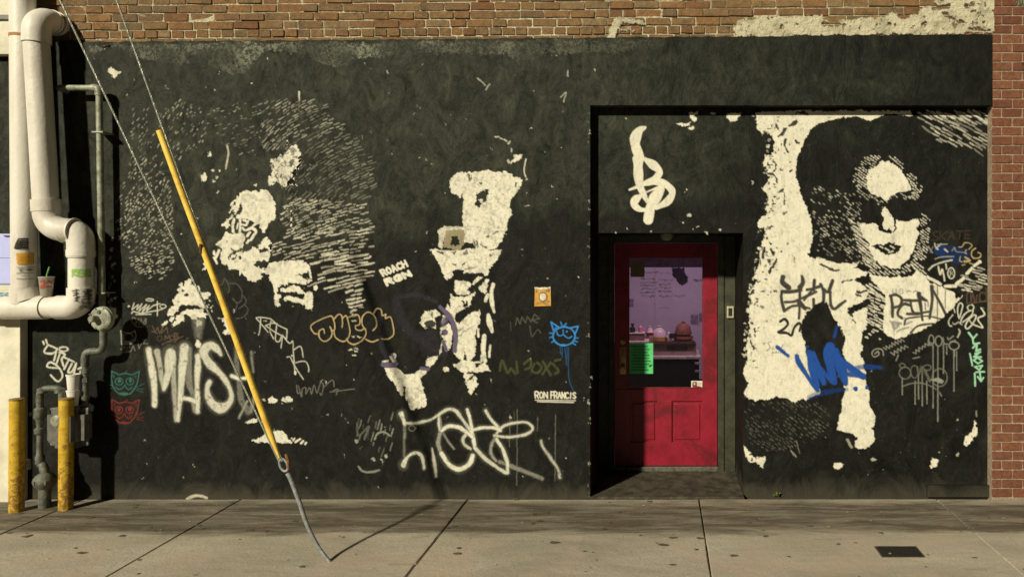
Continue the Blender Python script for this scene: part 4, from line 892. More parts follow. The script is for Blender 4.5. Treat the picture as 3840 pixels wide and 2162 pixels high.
# the white ground also runs a little way over the panel above the door
l = Layer((2230, 410, 2790, 900), 1.0, 82)
for q in [[(1045,70),(1150,70),(1150,100),(1100,110),(1135,140),(1105,180),(1080,130)],[(910,185),(1080,180),(1040,205),(980,215)],[(1030,225),(1100,205),(1090,260),(1050,245)],[(1265,65),(1345,65),(1340,105),(1300,85)],[(1460,80),(1620,60),(1610,110),(1560,150),(1500,180),(1485,150),(1455,120)]]: l.poly('J', q)
for x, y, r in [(375,125,9),(1030,888,14),(1005,930,8),(1060,1180,18),(978,1243,10),(1155,1295,10),(1240,1360,14),(1390,1345,16),(385,1322,6),(250,1365,10),(640,1358,9),(1110,1340,8)]: l.ell('J', x, y, r, r*.8, .85)
l.build('paint_chips', M_WHITE, R0, panelT, kind='stuff')
l = Layer((2340, 460, 2550, 840), 0.35, 83)
for q in [[(575,228,34),(515,262,82),(472,350,108),(480,450,112),(522,550,96)],[(502,575,118),(503,700,112),(518,850,80),(560,950,58),(602,1035,40)],[(575,572,50),(660,630,90),(735,705,66),(700,770,70),(610,818,60),(520,860,40),(408,903,18)],[(600,835,50),(700,820,66),(790,840,76),(862,900,74),(868,960,78),(810,1040,76),(700,1098,46)],[(590,930,16),(680,895,30),(755,890,66),(690,985,112),(640,1080,108),(612,1228,112)],[(545,960,34),(475,1010,76),(458,1065,78),(520,1115,60),(590,1122,40)]]: l.stroke('J', q, 60, 1.0)
l.build('graffiti_lettering', M_WHITE, R1, panelT, label='white looped letter B above the door')
l = Layer((3712, 420, 3726, 1000), 0.4, 84)

# graffiti over the woman
l = Layer((2870, 1010, 3180, 1320), 0.4, 85)
for q, wd in [([(510,400,60),(505,455,50),(570,515,60)],40),([(715,390,30),(725,460,40),(695,510,60)],40),([(500,560),(490,620),(522,770)],30),([(500,556),(600,560),(700,540)],36),([(530,672),(620,668),(690,640)],26),([(690,560),(692,700),(682,850)],26),([(522,770),(600,720),(690,712),(800,740)],26),([(690,640),(780,600),(870,560)],28),([(850,435),(845,540)],36),([(770,538),(850,520),(930,495)],30),([(918,478),(950,560),(950,655)],32),([(950,530),(1000,560),(1048,440)],34),([(1022,560),(1030,700),(1070,745),(1130,700),(1185,660)],32),([(840,640),(845,720)],30),([(690,680,60),(750,740,40)],50),([(840,520),(740,650)],24)]: l.stroke('M', q, wd, .88, 4)
l.stroke('M', [(480,882),(530,858),(562,910),(510,968),(460,1000),(550,1005),(602,1030),(630,950),(680,902),(706,930),(690,985)], 26, .95)
for q in [[(385,1100),(345,1115),(370,1165),(322,1205)],[(410,1150),(390,1180),(415,1180)],[(440,1150),(450,1185)],[(470,1150),(490,1180),(510,1130)],[(390,1255),(400,1205),(418,1240),(440,1205),(448,1250)],[(460,1210),(470,1245),(490,1210)],[(445,1265),(445,1300),(465,1300)],[(492,1265),(475,1285),(492,1305)]]: l.stroke('M', q, 8, .65)
for q in [[(370,550),(460,510),(475,560),(400,600)],[(370,550),(400,690),(480,680)],[(420,700),(430,760),(480,730)],[(370,820),(440,790),(440,840),(370,820)],[(320,870),(380,860)],[(345,850),(345,910)],[(380,850),(375,910),(520,920)]]: l.stroke('M', q, 7, .35)
l.build('graffiti_lettering', M_BLACK, R1, panelR, label='black brushed letters on the white ground beside the woman')
l = Layer((3310, 1050, 3560, 1270), 0.4, 86)
for q, wd in [([(452,830,30),(468,950,36),(470,1085,34)],34),([(440,832),(520,820),(580,875),(560,945),(490,975)],32),([(690,950),(610,930),(550,990),(535,1060),(585,1100)],32),([(600,885),(700,890),(790,885)],30),([(685,890),(705,1000),(740,1050)],30),([(650,1050),(720,1050),(800,1045)],34),([(790,810,56),(810,950,36),(832,1125,30)],36),([(800,850,60),(880,890,30)],40),([(945,720,42),(950,880,34),(920,1100,30)],34),([(960,760),(1030,890),(1110,1050)],30),([(840,1035),(930,1020)],26),([(610,1180),(640,1110),(750,1090),(900,1078),(1060,1112)],18),([(690,1280),(760,1205),(860,1175),(970,1168)],22),([(865,920),(868,1000)],10),([(900,900),(902,960)],8),([(1015,720),(1012,1150)],9),([(1108,760),(1106,980)],7)]: l.stroke('N', q, wd, .88, 4)
l.build('graffiti_lettering', M_BLACK, R1, panelR, label='black sprayed word across the chest of the woman')
l = Layer((3320, 1060, 3480, 1260), 0.4, 87)
for q, wd in [([(440,1140),(500,1150),(570,1165),(490,1180),(470,1200)],24),([(470,1150),(490,1225),(540,1190)],30),([(620,1100),(622,1170),(700,1140)],22),([(520,1262),(570,1235),(660,1212)],22),([(485,1230),(486,1320)],7)]: l.stroke('N', q, wd, .6, 4)
l.build('graffiti_scribble', paint('marker_slate', (0.06, 0.075, 0.16), .4, .2), R2, panelR)
l = Layer((3320, 1060, 3480, 1120), 0.4, 187)
for q, wd in [([(470,750),(470,790),(510,795),(510,750)],12),([(550,760),(590,750),(590,800),(550,800),(550,760)],10),([(640,790),(660,770),(690,780)],14),([(720,790),(740,770),(780,790)],14)]: l.stroke('N', q, wd, .6, 4)
l.build('graffiti_scribble', paint('marker_slate', (0.06, 0.075, 0.16), .4, .2), R2, panelR)
l = Layer((2900, 1190, 3320, 1500), 0.6, 88)
for q, wd, v in [([(370,240,30),(470,320,26)],28,1),([(548,320,36),(570,390,40),(650,510,36),(735,630,42)],36,1),([(660,290,50),(690,420,70),(730,590,60)],60,1),([(690,310,60),(740,430,60),(795,570,46)],55,1),([(760,440,50),(880,560,44)],50,1),([(850,240,86),(835,330,92),(895,565,40)],80,1),([(890,290,80),(950,440,84),(990,570,46)],70,1),([(900,320,50),(1040,430,60),(1150,512,44)],60,1),([(960,470,50),(1100,425,44),(1200,420,40),(1310,428,34)],45,.7),([(660,695,50),(760,660,46),(1000,622,30)],40,.55),([(890,150,30),(912,60,22)],26,.8),([(980,480,40),(1150,500,50)],40,.9)]: l.stroke('O', q, wd, v, 5)
l.ell('O', 1082, 618, 22, 22).ell('O', 1186, 608, 18, 16).ell('O', 650, 236, 14, 14, .8)
l.build('graffiti_lettering', M_BLUE, R2, panelR, label='blue sprayed letters VM across the forearm of the woman')
l = Layer((3480, 900, 3690, 1010), 1.0, 89)
l.poly('N', [(960,240),(1060,225),(1150,230),(1280,250),(1400,260),(1420,420),(1300,450),(1200,440),(1000,350)], .45).poly('N', [(965,240),(1120,235),(1130,330),(1000,345)], .6)
l.build('graffiti_patch', M_BLUE, R0, panelR)
l = Layer((3470, 900, 3700, 1060), 0.4, 90)
for q, wd, v in [([(910,520),(940,490),(980,462),(1080,425),(1190,402)],20,.85),([(1025,480),(1045,580),(1070,515),(1100,650)],20,.9),([(1115,450),(1122,510)],18,.9),([(985,390),(1060,365),(1210,358)],14,.6),([(905,235),(925,270),(955,315)],14,.6),([(925,310),(960,240)],10,.5),([(980,200),(1000,250),(1060,205)],14,.8),([(1010,215),(1130,210)],14,.6),([(1190,290),(1220,250),(1230,290)],14,.5),([(1240,300),(1330,310)],12,.5),([(1100,270),(1135,300)],20,.8),([(1000,260),(1020,270)],20,.8)]: l.stroke('N', q, wd, v)
l.ring('N', 1180, 560, 42, 66, 13, .9)
for q in [[(1150,530),(1215,590)],[(1150,600),(1215,530)],[(1180,500),(1165,620)]]: l.stroke('N', q, 9, .7)
l.build('graffiti_scribble', M_SPRAY, R1, panelR)
l = Layer((3480, 900, 3700, 1060), 0.4, 91)
for q, wd in [([(1270,245),(1310,240),(1340,195),(1400,200),(1430,230),(1390,270)],12),([(1420,330),(1430,290),(1470,260)],16),([(1360,280),(1345,310),(1360,325)],14),([(1500,310),(1535,330),(1520,370),(1450,380),(1420,340)],14),([(1290,360),(1280,410),(1310,425)],12),([(1350,370),(1400,410),(1340,420)],28),([(1310,465),(1345,455)],12),([(1400,440),(1440,450)],12)]: l.stroke('N', q, wd, .85)
l.build('graffiti_scribble', M_TAN, R2, panelR)
l = Layer((3500, 1085, 3720, 1290), 0.4, 92)
for q, wd, v in [([(1275,1105),(1258,1020),(1270,940),(1295,920),(1320,950),(1300,1030),(1285,1090)],16,.9),([(1290,1170),(1310,1100),(1370,1030),(1440,1010),(1420,1070),(1320,1150)],16,.9),([(1440,1060),(1480,1080),(1440,1170),(1380,1230),(1350,1200),(1390,1120),(1450,1060)],18,.9),([(1540,980),(1580,1060),(1500,1110),(1560,1215),(1450,1180)],18,.9),([(1200,1060),(1150,1130),(1160,1190),(1185,1195)],15,.8),([(1270,1235),(1285,1270),(1255,1330)],20,.7),([(1200,1160),(1225,1175),(1270,1150),(1310,1180)],16,.7),([(1215,990),(1225,1030)],16,.8),([(1400,1130),(1440,1180)],16,.8)]: l.stroke('N', q, wd, v)
l.ring('N', 1415, 975, 38, 38, 16, .85)
l.build('graffiti_scribble', M_SPRAY, R1, panelR)
l = Layer((3600, 1070, 3725, 1160), 0.4, 93)
for q in [[(1375,930),(1370,820),(1410,790),(1420,900),(1440,800),(1470,920),(1490,820)],[(1520,880),(1530,800),(1590,800),(1610,860),(1560,900),(1520,880)],[(1380,920),(1480,910),(1600,900),(1630,925)],[(1600,740),(1615,800)]]: l.stroke('N', q, 16, .5)
l.build('graffiti_scribble', M_BROWN, R1, panelR)
l = Layer((3610, 1235, 3710, 1460), 0.4, 94)
for q, wd in [([(1390,150),(1440,215)],24),([(1490,170),(1440,225),(1450,285),(1520,275)],20),([(1440,330),(1490,290),(1480,370),(1530,350)],22),([(1470,400),(1530,380),(1455,440),(1540,440)],22),([(1450,480),(1500,450),(1555,490),(1500,520),(1450,480)],20),([(1465,560),(1555,545),(1520,600),(1480,570)],20),([(1480,625),(1580,620)],20),([(1525,625),(1540,735),(1500,680)],20),([(1540,735),(1570,690)],18),([(1405,400),(1435,545)],20),([(1465,640),(1468,790)],22)]: l.stroke('Q', q, wd, .95, curve=False)
l.build('graffiti_lettering', M_MINT, R1, panelR, label='mint green tag running down beside the red brick')
l = Layer((3250, 1240, 3620, 1580), 0.35, 95)
for q, wd, v in [([(360,425),(345,355),(270,345),(222,395),(250,440),(305,415),(295,375),(258,405)],14,.8)]: l.stroke('Q', q, wd, v)
def zig(reg, a, b_, n, h, wd, v):
    a, b_ = np.array(a, float), np.array(b_, float); d = b_ - a; nrm = np.array([-d[1], d[0]]); nrm = nrm/np.hypot(*nrm)
    l.stroke(reg, [tuple(a + d*k/n + nrm*h*(1 if k % 2 else -1)*l.rng.uniform(.5,1.1)) for k in range(n+1)], wd, v, curve=False)
zig('Q', (370,350), (600,230), 13, 26, 13, .7); zig('Q', (460,410), (650,310), 9, 32, 14, .7); l.stroke('Q', [(540,420),(515,485)], 15, .7)
zig('Q', (730,400), (930,260), 11, 26, 14, .7); l.stroke('Q', [(720,460),(800,440)], 14, .7)
l.ring('Q', 938, 240, 32, 62, 15, .7).ring('Q', 1028, 250, 42, 60, 16, .7).ring('Q', 1215, 305, 60, 48, 15, .75).stroke('Q', [(1080,210),(1095,280),(1140,285)], 15, .7).stroke('Q', [(1135,205),(1150,230),(1205,190)], 16, .7).stroke('Q', [(1170,260),(1230,240)], 14, .7)
for x, a, b_ in [(960,310,1020),(1018,310,1170),(1086,290,630),(1125,310,405),(1211,360,835),(1245,370,600),(588,690,892),(743,730,1005),(784,650,942),(829,660,1018),(885,730,1000),(1220,360,430)]: l.stroke('Q', [(x,a,12),(x+1,b_-20,13),(x+1,b_,17)], 13, .72)
l.ring('Q', 590, 545, 34, 26, 14, .5).ring('Q', 622, 635, 70, 72, 14, .55).ring('Q', 735, 620, 45, 75, 14, .5).stroke('Q', [(770,560),(790,650),(820,560),(830,650)], 24, .45).ring('Q', 890, 570, 46, 32, 14, .5).stroke('Q', [(860,600),(920,730)], 34, .45).ring('Q', 1040, 690, 92, 108, 14, .55).stroke('Q', [(595,795),(680,765),(800,752),(900,780),(1000,830)], 14, .6).poly('Q', [(920,720),(1020,690),(1095,740),(1060,770),(1000,740)], .8).stroke('Q', [(1040,870),(1060,910)], 20, .6)
l.build('graffiti_lettering', M_GREY, R1, panelR, label='pale outlined tags with long drips right of the forearm')
l = Layer((3490, 850, 3680, 910), 0.5, 96)
write(l, 'N', 'SKATE', ((960,60),(1420,50),(1410,140),(950,170)), 16, v=.3)
l.build('graffiti_scribble', M_BROWN, R1, panelR)

# plaster left on the old brick at the right
def plaster():
    m, nt, N, L, b = nodes_of('old_plaster')
    p = position(nt)
    at = nt.nodes.new('ShaderNodeAttribute'); at.attribute_name = 'a'
    c = ramp(nt, noise(nt, 6, 7, 0.7, p, 0.6), [(0.3, (0.42,0.39,0.26)), (0.55, (0.68,0.63,0.45))])
    z = sep(nt, p)[2]
    c = mixc(nt, ramp(nt, math_(nt, 'ADD', z, math_(nt, 'MULTIPLY', noise(nt, 9, 6, 0.7, p), .12)), [(3.72+.05-3.0, (0,0,0)), (3.85-3.0, (0,0,0))]), c, (0.2,0.22,0.1))
    L.new(c, b.inputs['Base Color']); b.inputs['Roughness'].default_value = 0.9
    L.new(at.outputs['Fac'], b.inputs['Alpha'])
    L.new(bump(nt, noise(nt, 25, 8, 0.7, p), 0.015), b.inputs['Normal'])
    return m
l = Layer((2270, -20, 3725, 160), 1.6, 97)
l.poly('d', [(0,175),(150,165),(550,165),(640,210),(760,200),(900,180),(1100,175),(1230,160),(1420,140),(1500,150),(1570,90),(1700,20),(1800,-20),(2280,-20),(2280,320),(1800,345),(700,355),(0,365)], .97)
l.poly('c', [(2230,280),(2300,190),(2576,180),(2576,375),(2240,365)], .95)
l.poly('c', [(960,400),(985,280),(1040,200),(1110,185),(1320,200),(1330,240),(1100,230),(1090,290),(1230,290),(1230,310),(1060,310),(1030,390)], .95)
r = l.rng
for x, y, rx, ry in [(150,270,28,26),(620,190,50,18),(640,240,90,36),(760,270,14,40),(1270,270,10,26),(1370,170,60,36),(1560,240,20,36),(1680,60,30,26),(1770,60,70,32),(1790,150,40,34),(1830,170,60,18),(1870,230,34,36),(1950,235,40,24),(2000,50,28,30),(2055,45,24,26),(2175,55,20,18),(2065,115,20,18),(2140,148,26,12),(2065,225,18,30),(2115,220,14,32),(2180,210,16,18),(2120,295,110,22),(930,270,14,22),(1205,245,20,26),(1455,262,12,10)]: l.ell('d', x, y, rx, ry, .95, 'cut')
for k in range(90): l.ell('p', r.uniform(2750, 3715), r.uniform(0, 140), r.uniform(1.5, 6), r.uniform(1.5, 5), r.uniform(.4, 1), 'cut')
l.build('plaster_patch', plaster(), flat(0.004), bld, label='flaking pale plaster left on the old brick')

# ================================================================== door and doorway
M_DOORRED = plain('red_door_paint', (0.25, 0.011, 0.027), 0.40, 0.14, 9, bmp=0.0015, dirt=(0.07, 0.012, 0.012), dirt_amt=0.55)
M_FRAME = plain('olive_frame_paint', (0.040, 0.042, 0.024), 0.6, 0.3, 12, bmp=0.002)
M_SILL = plain('aluminium_sill', (0.16, 0.155, 0.12), 0.5, 0.3, 30, metal=0.5)
M_FLOOR = plain('dirty_step', (0.060, 0.052, 0.034), 0.9, 0.5, 10, bmp=0.004)
M_BRASS = plain('worn_brass', (0.34, 0.25, 0.12), 0.45, 0.3, 40, metal=0.7)
M_BEIGE = plain('beige_plastic', (0.46, 0.43, 0.28), 0.5, 0.1, 30)
M_DARK = plain('dark_plastic', (0.02, 0.02, 0.02), 0.5, 0.2, 30)
def glass_mat():
    m = bpy.data.materials.new('window_glass'); m.use_nodes = True; nt = m.node_tree; nt.nodes.clear()
    out = nt.nodes.new('ShaderNodeOutputMaterial'); mx = nt.nodes.new('ShaderNodeMixShader')
    fr = nt.nodes.new('ShaderNodeFresnel'); fr.inputs[0].default_value = 1.45
    t = nt.nodes.new('ShaderNodeBsdfTransparent'); t.inputs[0].default_value = (.86, .88, .86, 1)
    g = nt.nodes.new('ShaderNodeBsdfGlossy'); g.inputs['Roughness'].default_value = 0.03
    nt.links.new(fr.outputs[0], mx.inputs[0]); nt.links.new(t.outputs[0], mx.inputs[1]); nt.links.new(g.outputs[0], mx.inputs[2])
    nt.links.new(mx.outputs[0], out.inputs[0]); return m
M_GLASS = glass_mat()
def Dp(px, py, dy=0.0): return W(px, py, DY + dy)
dz0 = Dp(0, 1745).z; dz1 = Dp(0, 912).z
xa, xb = Dp(2305, 0).x, Dp(2690, 0).x
gx0, gx1, gz0, gz1 = Dp(2356, 0).x, Dp(2638, 0).x, Dp(0, 1457).z, Dp(0, 962).z
door = MB()
T = 0.045
door.box((xa, DY, gz0 + .0), (gx0, DY+T, dz1), .003)                       # lock stile
door.box((gx1, DY, gz0), (xb, DY+T, dz1), .003)                            # hinge stile
door.box((gx0 - .002, DY + .0015, gz1), (gx1 + .002, DY+T, dz1 - .001), .003)                # top rail
# lower half: stiles, rails and muntin round two sunk panels
pz0, pz1 = Dp(0, 1657).z, Dp(0, 1503).z
pl0, pl1, pr0, pr1 = Dp(2364, 0).x, Dp(2464, 0).x, Dp(2519, 0).x, Dp(2634, 0).x
door.box((xa + .0006, DY + .001, dz0), (pl0, DY+T, gz0 - .001), .003); door.box((pl1, DY + .001, pz0 - .001), (pr0, DY+T, pz1 + .001), .003); door.box((pr1, DY + .001, dz0), (xb - .0006, DY+T, gz0 - .001), .003)
door.box((pl0 - .001, DY + .002, pz1), (pr1 + .001, DY+T, gz0 - .002), .003); door.box((pl0 - .001, DY + .002, dz0 + .001), (pr1 + .001, DY+T, pz0), .003)
dr = door.build('door', M_DOORRED, bld, label='red half-glazed door with two sunk panels')
for (u0, u1) in ((pl0, pl1), (pr0, pr1)):
    MB().box((u0 - .002, DY+.018, pz0 - .002), (u1 + .002, DY+.038, pz1 + .002)).box((u0 + .022, DY+.009, pz0 + .022), (u1 - .022, DY+.03, pz1 - .022), .007).build('panel', M_DOORRED, dr)
MB().box((gx0 - .004, DY+.018, gz0 - .004), (gx1 + .004, DY+.024, gz1 + .004)).build('pane', M_GLASS, dr)
for (a, b_) in (((gx0 - .001, DY+.008, gz0), (gx0+.010, DY+.03, gz1)), ((gx1-.010, DY+.008, gz0), (gx1 + .001, DY+.03, gz1)), ((gx0+.009, DY+.009, gz0 - .001), (gx1-.009, DY+.031, gz0+.012)), ((gx0+.009, DY+.009, gz1-.012), (gx1-.009, DY+.031, gz1 + .001))):
    MB().box(a, b_, .002).build('glazing_bead', plain('bead_red', (0.16, 0.010, 0.013), .5), dr)
h0, h1 = Dp(2323, 1402), Dp(2348, 1300)
MB().box((h0.x, DY-.006, h0.z), (h1.x, DY+.002, h1.z), .003).lathe([(.012,0),(.012,.01),(.009,.03),(.022,.034),(.026,.045),(.022,.058),(.004,.062)], ((h0.x+h1.x)/2, DY-.004, Dp(0,1375).z), (0,-1,0), 16).lathe([(.011,0),(.011,.012),(.006,.016)], ((h0.x+h1.x)/2, DY-.004, Dp(0,1330).z), (0,-1,0), 14).build('door_handle', M_BRASS, dr, True)
MB().lathe([(.028,0),(.028,.006),(.022,.014),(.006,.016)], (Dp(2335,0).x, DY-.001, Dp(0,1280).z), (0,-1,0), 20).build('lock_cylinder', M_BRASS, dr, True)
# notices and stickers on the glass
def card(name, px0, py0, px1, py1, mat, parent, y, th=.0012):
    a, b_ = W(px0, py1, y), W(px1, py0, y)
    return MB().box((a.x, y, a.z), (b_.x, y + th, b_.z)).build(name, mat, parent)
GY = DY + .0155
n1 = card('paper_notice', 2358, 1286, 2449, 1400, plain('green_paper', (0.10, 0.60, 0.20), .8, .08, 20), dr, GY)
lw = Layer((2360, 1288, 2449, 1400), .3, 201)
for k in range(9): lw.stroke('p', [(2368 + lw.rng.uniform(0,8), 1298+k*11), (2405+lw.rng.uniform(-10,10), 1298+k*11), (2432+lw.rng.uniform(-12,8), 1298+k*11)], 3.4, .8)
lw.stroke('p', [(2436,1372),(2443,1368)], 5)
lw.build('print', M_BLACK, mapped(DY+.0155, DY+.0148), n1)
n2 = card('sticker', 2592, 1427, 2637, 1457, plain('white_sticker', (0.74, 0.72, 0.62), .5, .04), dr, GY)
lw = Layer((2594, 1429, 2635, 1455), .2, 202)
lw.poly('p', [(2597,1432),(2613,1432),(2613,1446),(2632,1450),(2632,1454),(2597,1454)]).ell('p', 2604, 1439, 4, 4, 1, 'cut')
lw.stroke('p', [(2616,1436),(2630,1436)], 2, .6).stroke('p', [(2616,1441),(2630,1441)], 2, .6)
lw.build('print', M_RED, mapped(GY, GY - .0007), n2)
n3 = card('sticker', 2364, 978, 2417, 1038, plain('brown_sticker', (0.17, 0.13, 0.075), .5, .1), dr, GY)
lw = Layer((2366, 980, 2415, 1036), .2, 203)
lw.stroke('p', [(2391,998),(2380,1016),(2402,1016),(2391,998)], 3, .8, curve=False).stroke('p', [(2374,1026),(2408,1026)], 2.5, .5)
lw.build('print', M_GREY, mapped(GY, GY - .0007), n3)

fr = MB()
fx0, fx1 = XL + .003, XD - .003
fr.box((fx0, DY-.010, -.004), (xa - .004, DY+.06, ZD - .002), .004).box((xb + .004, DY-.010, Dp(0,1768).z), (fx1, DY+.06, ZD - .002), .004)
fr.box((xa - .006, DY-.008, dz1 + .004), (xb + .006, DY+.06, ZD - .003), .004)
fr.box((xb + .004, DY-.026, Dp(0,1768).z), (Dp(2714, 0).x, DY+.02, ZD - .004), .004)
fr.box((Dp(2283, 0).x, DY-.026, -.003), (xa - .004, DY+.02, ZD - .004), .004)
fr.build('door_frame', M_FRAME, bld, label='dark olive frame round the red door')
MB().box((xa - .003, DY-.03, 0.018), (xb + .003, DY+.05, dz0 - .004), .004).build('threshold', M_SILL, bld)
MB().box((XL + .001, -.002, -.05), (XD - .002, .79, .016), .006).build('doorstep', M_FLOOR, bld)
b0, b1 = W(2725, 1191, DY-.012), W(2751, 1147, DY-.012)
bell = MB().box((b0.x, DY-.030, b0.z), (b1.x, DY-.009, b1.z), .004).build('doorbell', M_BEIGE, bld, label='small beige doorbell on the right jamb')
MB().box((b0.x+.014, DY-.0325, b0.z+.018), (b1.x-.014, DY-.029, b1.z-.018), .001).build('button', M_DARK, bell)
MB().lathe([(.055,0),(.052,.03),(.04,.05),(.01,.056)], (W(2500,0,.35).x, .35, ZD-.001), (0,0,-1), 20).build('soffit_light', plain('unlit_lamp_glass', (.2,.19,.15), .4), bld, True)

# ------------------------------------------------------------------ room behind the glass
M_ROOM = plain('room_wall_paint', (0.06, 0.045, 0.055), .9)
M_BOARD = plain('whiteboard', (0.60, 0.56, 0.64), .5, .06, 3)
BX0, BX1, BY0, BY1 = -1.4, 2.2, .80, 3.30
def quadplane(name, pts, mat): return mesh(name, pts, [(0,1,2,3)], mat, kind='structure')
quadplane('room_floor', [(BX0,BY0,.006),(BX1,BY0,.006),(BX1,BY1,.006),(BX0,BY1,.006)], M_ROOM)
quadplane('room_ceiling', [(BX0,BY0,2.7),(BX0,BY1,2.7),(BX1,BY1,2.7),(BX1,BY0,2.7)], M_ROOM)
quadplane('room_wall', [(BX0,BY1,0),(BX1,BY1,0),(BX1,BY1,2.7),(BX0,BY1,2.7)], M_ROOM)
quadplane('room_wall', [(BX0,BY0,0),(BX0,BY1,0),(BX0,BY1,2.7),(BX0,BY0,2.7)], M_ROOM)
quadplane('room_wall', [(BX1,BY0,0),(BX1,BY0,2.7),(BX1,BY1,2.7),(BX1,BY1,0)], M_ROOM)
QY = 3.24
def I(px, py, y): return W(px, py, y)
def ibox(px0, py0, px1, py1, y0, y1, ch=.004):
    a, b_ = I(px0, py1, y0), I(px1, py0, y0)
    return (a.x, y0, a.z), (b_.x, y1, b_.z), ch
wbd = thing('whiteboard', 'whiteboard with handwritten lists inside, seen through the door glass', 'whiteboard', tuple(I(2500, 1400, QY)))
MB().box(*ibox(2200, 1002, 2900, 1420, QY, QY+.02)).build('board', M_BOARD, wbd)
lw = Layer((2330, 1000, 2680, 1230), .5, 204)
r = lw.rng
for (x0, x1, ys) in [(2400, 2452, (1020,1045,1060,1070,1083,1097,1110)), (2468, 2515, (1024,1050,1065,1079,1092)), (2466, 2555, (1110,)), (2600, 2635, (1050,1052))]:
    for y in ys:
        x = x0 + r.uniform(0, 8)
        while x < x1:
            n = r.uniform(8, 18); lw.stroke('p', [(x + k*n/4, y + r.uniform(-3.4, 3.4)) for k in range(5)], 2.4, r.uniform(.4, .9)); x += n + r.uniform(3, 8)
lw.stroke('p', [(2456,1004),(2456,1215)], 2, .35).stroke('p', [(2468,1155),(2510,1152)], 3, .3).stroke('p', [(2600,1185),(2630,1190)], 18, .25).stroke('p', [(2610,1205),(2620,1215)], 14, .25)
lw.build('handwriting', paint('board_marker', (0.03, 0.02, 0.05), .3, .2, under=.6), mapped(QY, QY - .002), wbd)
pst = thing('torn_poster', 'dark torn poster hanging at the top of the whiteboard', 'poster', tuple(I(2548, 1030, QY-.02)))
lw = Layer((2515, 995, 2590, 1075), .8, 205)
lw.poly('p', [(2522,1005),(2562,1003),(2564,1020),(2578,1035),(2574,1055),(2556,1070),(2540,1052),(2534,1040),(2522,1040)])
lw.build('sheet', paint('poster_ink', (0.03, 0.028, 0.04), .3, .5), mapped(QY, QY - .012), pst)
# counter, boxes and things on it
M_BLK = plain('black_laminate', (0.012, 0.012, 0.013), .5); M_CREAM = plain('counter_top', (0.62, 0.55, 0.50), .5)
cy0, cy1 = 2.30, 2.90
ctr = thing('counter', 'black counter with pale top inside behind the door glass', 'counter', tuple(I(2530, 1345, cy0)))
a, b_ = I(2360, 1345, cy0), I(2628, 1335, cy0)
MB().box((a.x, cy0 - .02, a.z), (b_.x, cy1, b_.z), .004).build('top', M_CREAM, ctr)
MB().box((a.x + .01, cy0, .01), (b_.x - .02, cy1 - .01, a.z - .001)).build('carcass', M_BLK, ctr)
for py in (1361, 1391):
    q = I(2615, py, cy0); MB().box((q.x-.028, cy0-.02, q.z-.014), (q.x+.028, cy0+.001, q.z+.014), .004).build('drawer_pull', plain('grey_pull', (.4,.38,.38), .4), ctr)
M_CARD = plain('cardboard', (0.33, 0.25, 0.20), .85, .15, 14)
cb = thing('cardboard_box', 'long open cardboard box on the counter inside', 'box', tuple(I(2530, 1335, 2.4)))
mb = MB(); (x0, y0, z0), (x1, y1, z1), _ = ibox(2448, 1288, 2611, 1334, 2.38, 2.62)
z0 = I(0, 1335, cy0).z + .001
mb.box((x0, y0, z0), (x1, y0+.006, z1)); mb.box((x0, y1-.006, z0), (x1, y1, z1)); mb.box((x0, y0+.006, z0), (x0+.006, y1-.006, z1)); mb.box((x1-.006, y0+.006, z0), (x1, y1-.006, z1)); mb.box((x0+.006, y0+.006, z0), (x1-.006, y1-.006, z0+.006))
mb.build('carton', M_CARD, cb)
MB().add([(x0,y0,z1),(x1,y0,z1),(x1-.02,y0-.05,z1+.035),(x0+.02,y0-.05,z1+.035)], [(0,1,2,3)]).build('flap', M_CARD, cb)
MB().box((x0+.16, y0-.0015, z0+.05), (x1-.10, y0, z1-.02)).build('print', plain('box_print', (.10,.10,.15), .7), cb)
# bag of bread with amber filling, cone-lidded jar, stack of baskets, till, shelf on the left
bag = thing('plastic_bag', 'tied clear bag with amber contents on the box inside', 'bag', tuple(I(2472, 1282, 2.5)))
bc = I(2472, 1290, 2.5)
MB().lathe([(.045,0),(.085,.01),(.092,.05),(.086,.09)], bc, (0,0,1), 18).build('contents', plain('amber_food', (.45,.25,.06), .6, .3, 60), bag, True)
MB().lathe([(.087,.09),(.08,.13),(.055,.17),(.02,.195),(.03,.21),(.012,.215)], bc, (0,0,1), 18).build('film', plain('bag_film', (.70,.60,.58), .35, .15, 50), bag, True)
jar = thing('condiment_bottle', 'bottle with pale cone lid and red band on the counter inside', 'bottle', tuple(I(2437, 1282, 2.48)))
jc = I(2437, 1285, 2.48)
MB().lathe([(.05,0),(.055,.02),(.05,.07),(.035,.11)], jc).build('body', plain('bottle_amber', (.35,.2,.14), .4), jar, True)
MB().lathe([(.052,.111),(.052,.122)], jc).build('band', plain('band_red', (.5,.03,.05), .5), jar, True)
MB().lathe([(.045,.123),(.03,.16),(.018,.175),(.02,.19),(.006,.195)], jc).build('lid', plain('lid_pink', (.75,.6,.62), .5), jar, True)
bsk = thing('basket_stack', 'stack of brown domed baskets on the box inside', 'baskets', tuple(I(2562, 1290, 2.5)))
sc_ = I(2562, 1288, 2.5)
for k, (rr, hh, z) in enumerate([(.13, .04, 0), (.115, .045, .045), (.10, .05, .095)]):
    MB().lathe([(rr*.8, z), (rr, z+hh*.4), (rr*.96, z+hh)], sc_, (0,0,1), 20).build('basket', plain('basket_brown', (.22,.09,.055), .8, .3, 50), bsk, True)
MB().lathe([(.09,.147),(.085,.19),(.06,.225),(.02,.24),(.03,.25),(.01,.262)], sc_, (0,0,1), 20).build('dome_lid', plain('lid_brown', (.26,.11,.08), .7, .2, 40), bsk, True)
till = thing('card_reader', 'small white stand with black screen on the counter inside', 'card reader', tuple(I(2522, 1290, 2.4)))
q = I(2520, 1282, 2.40)
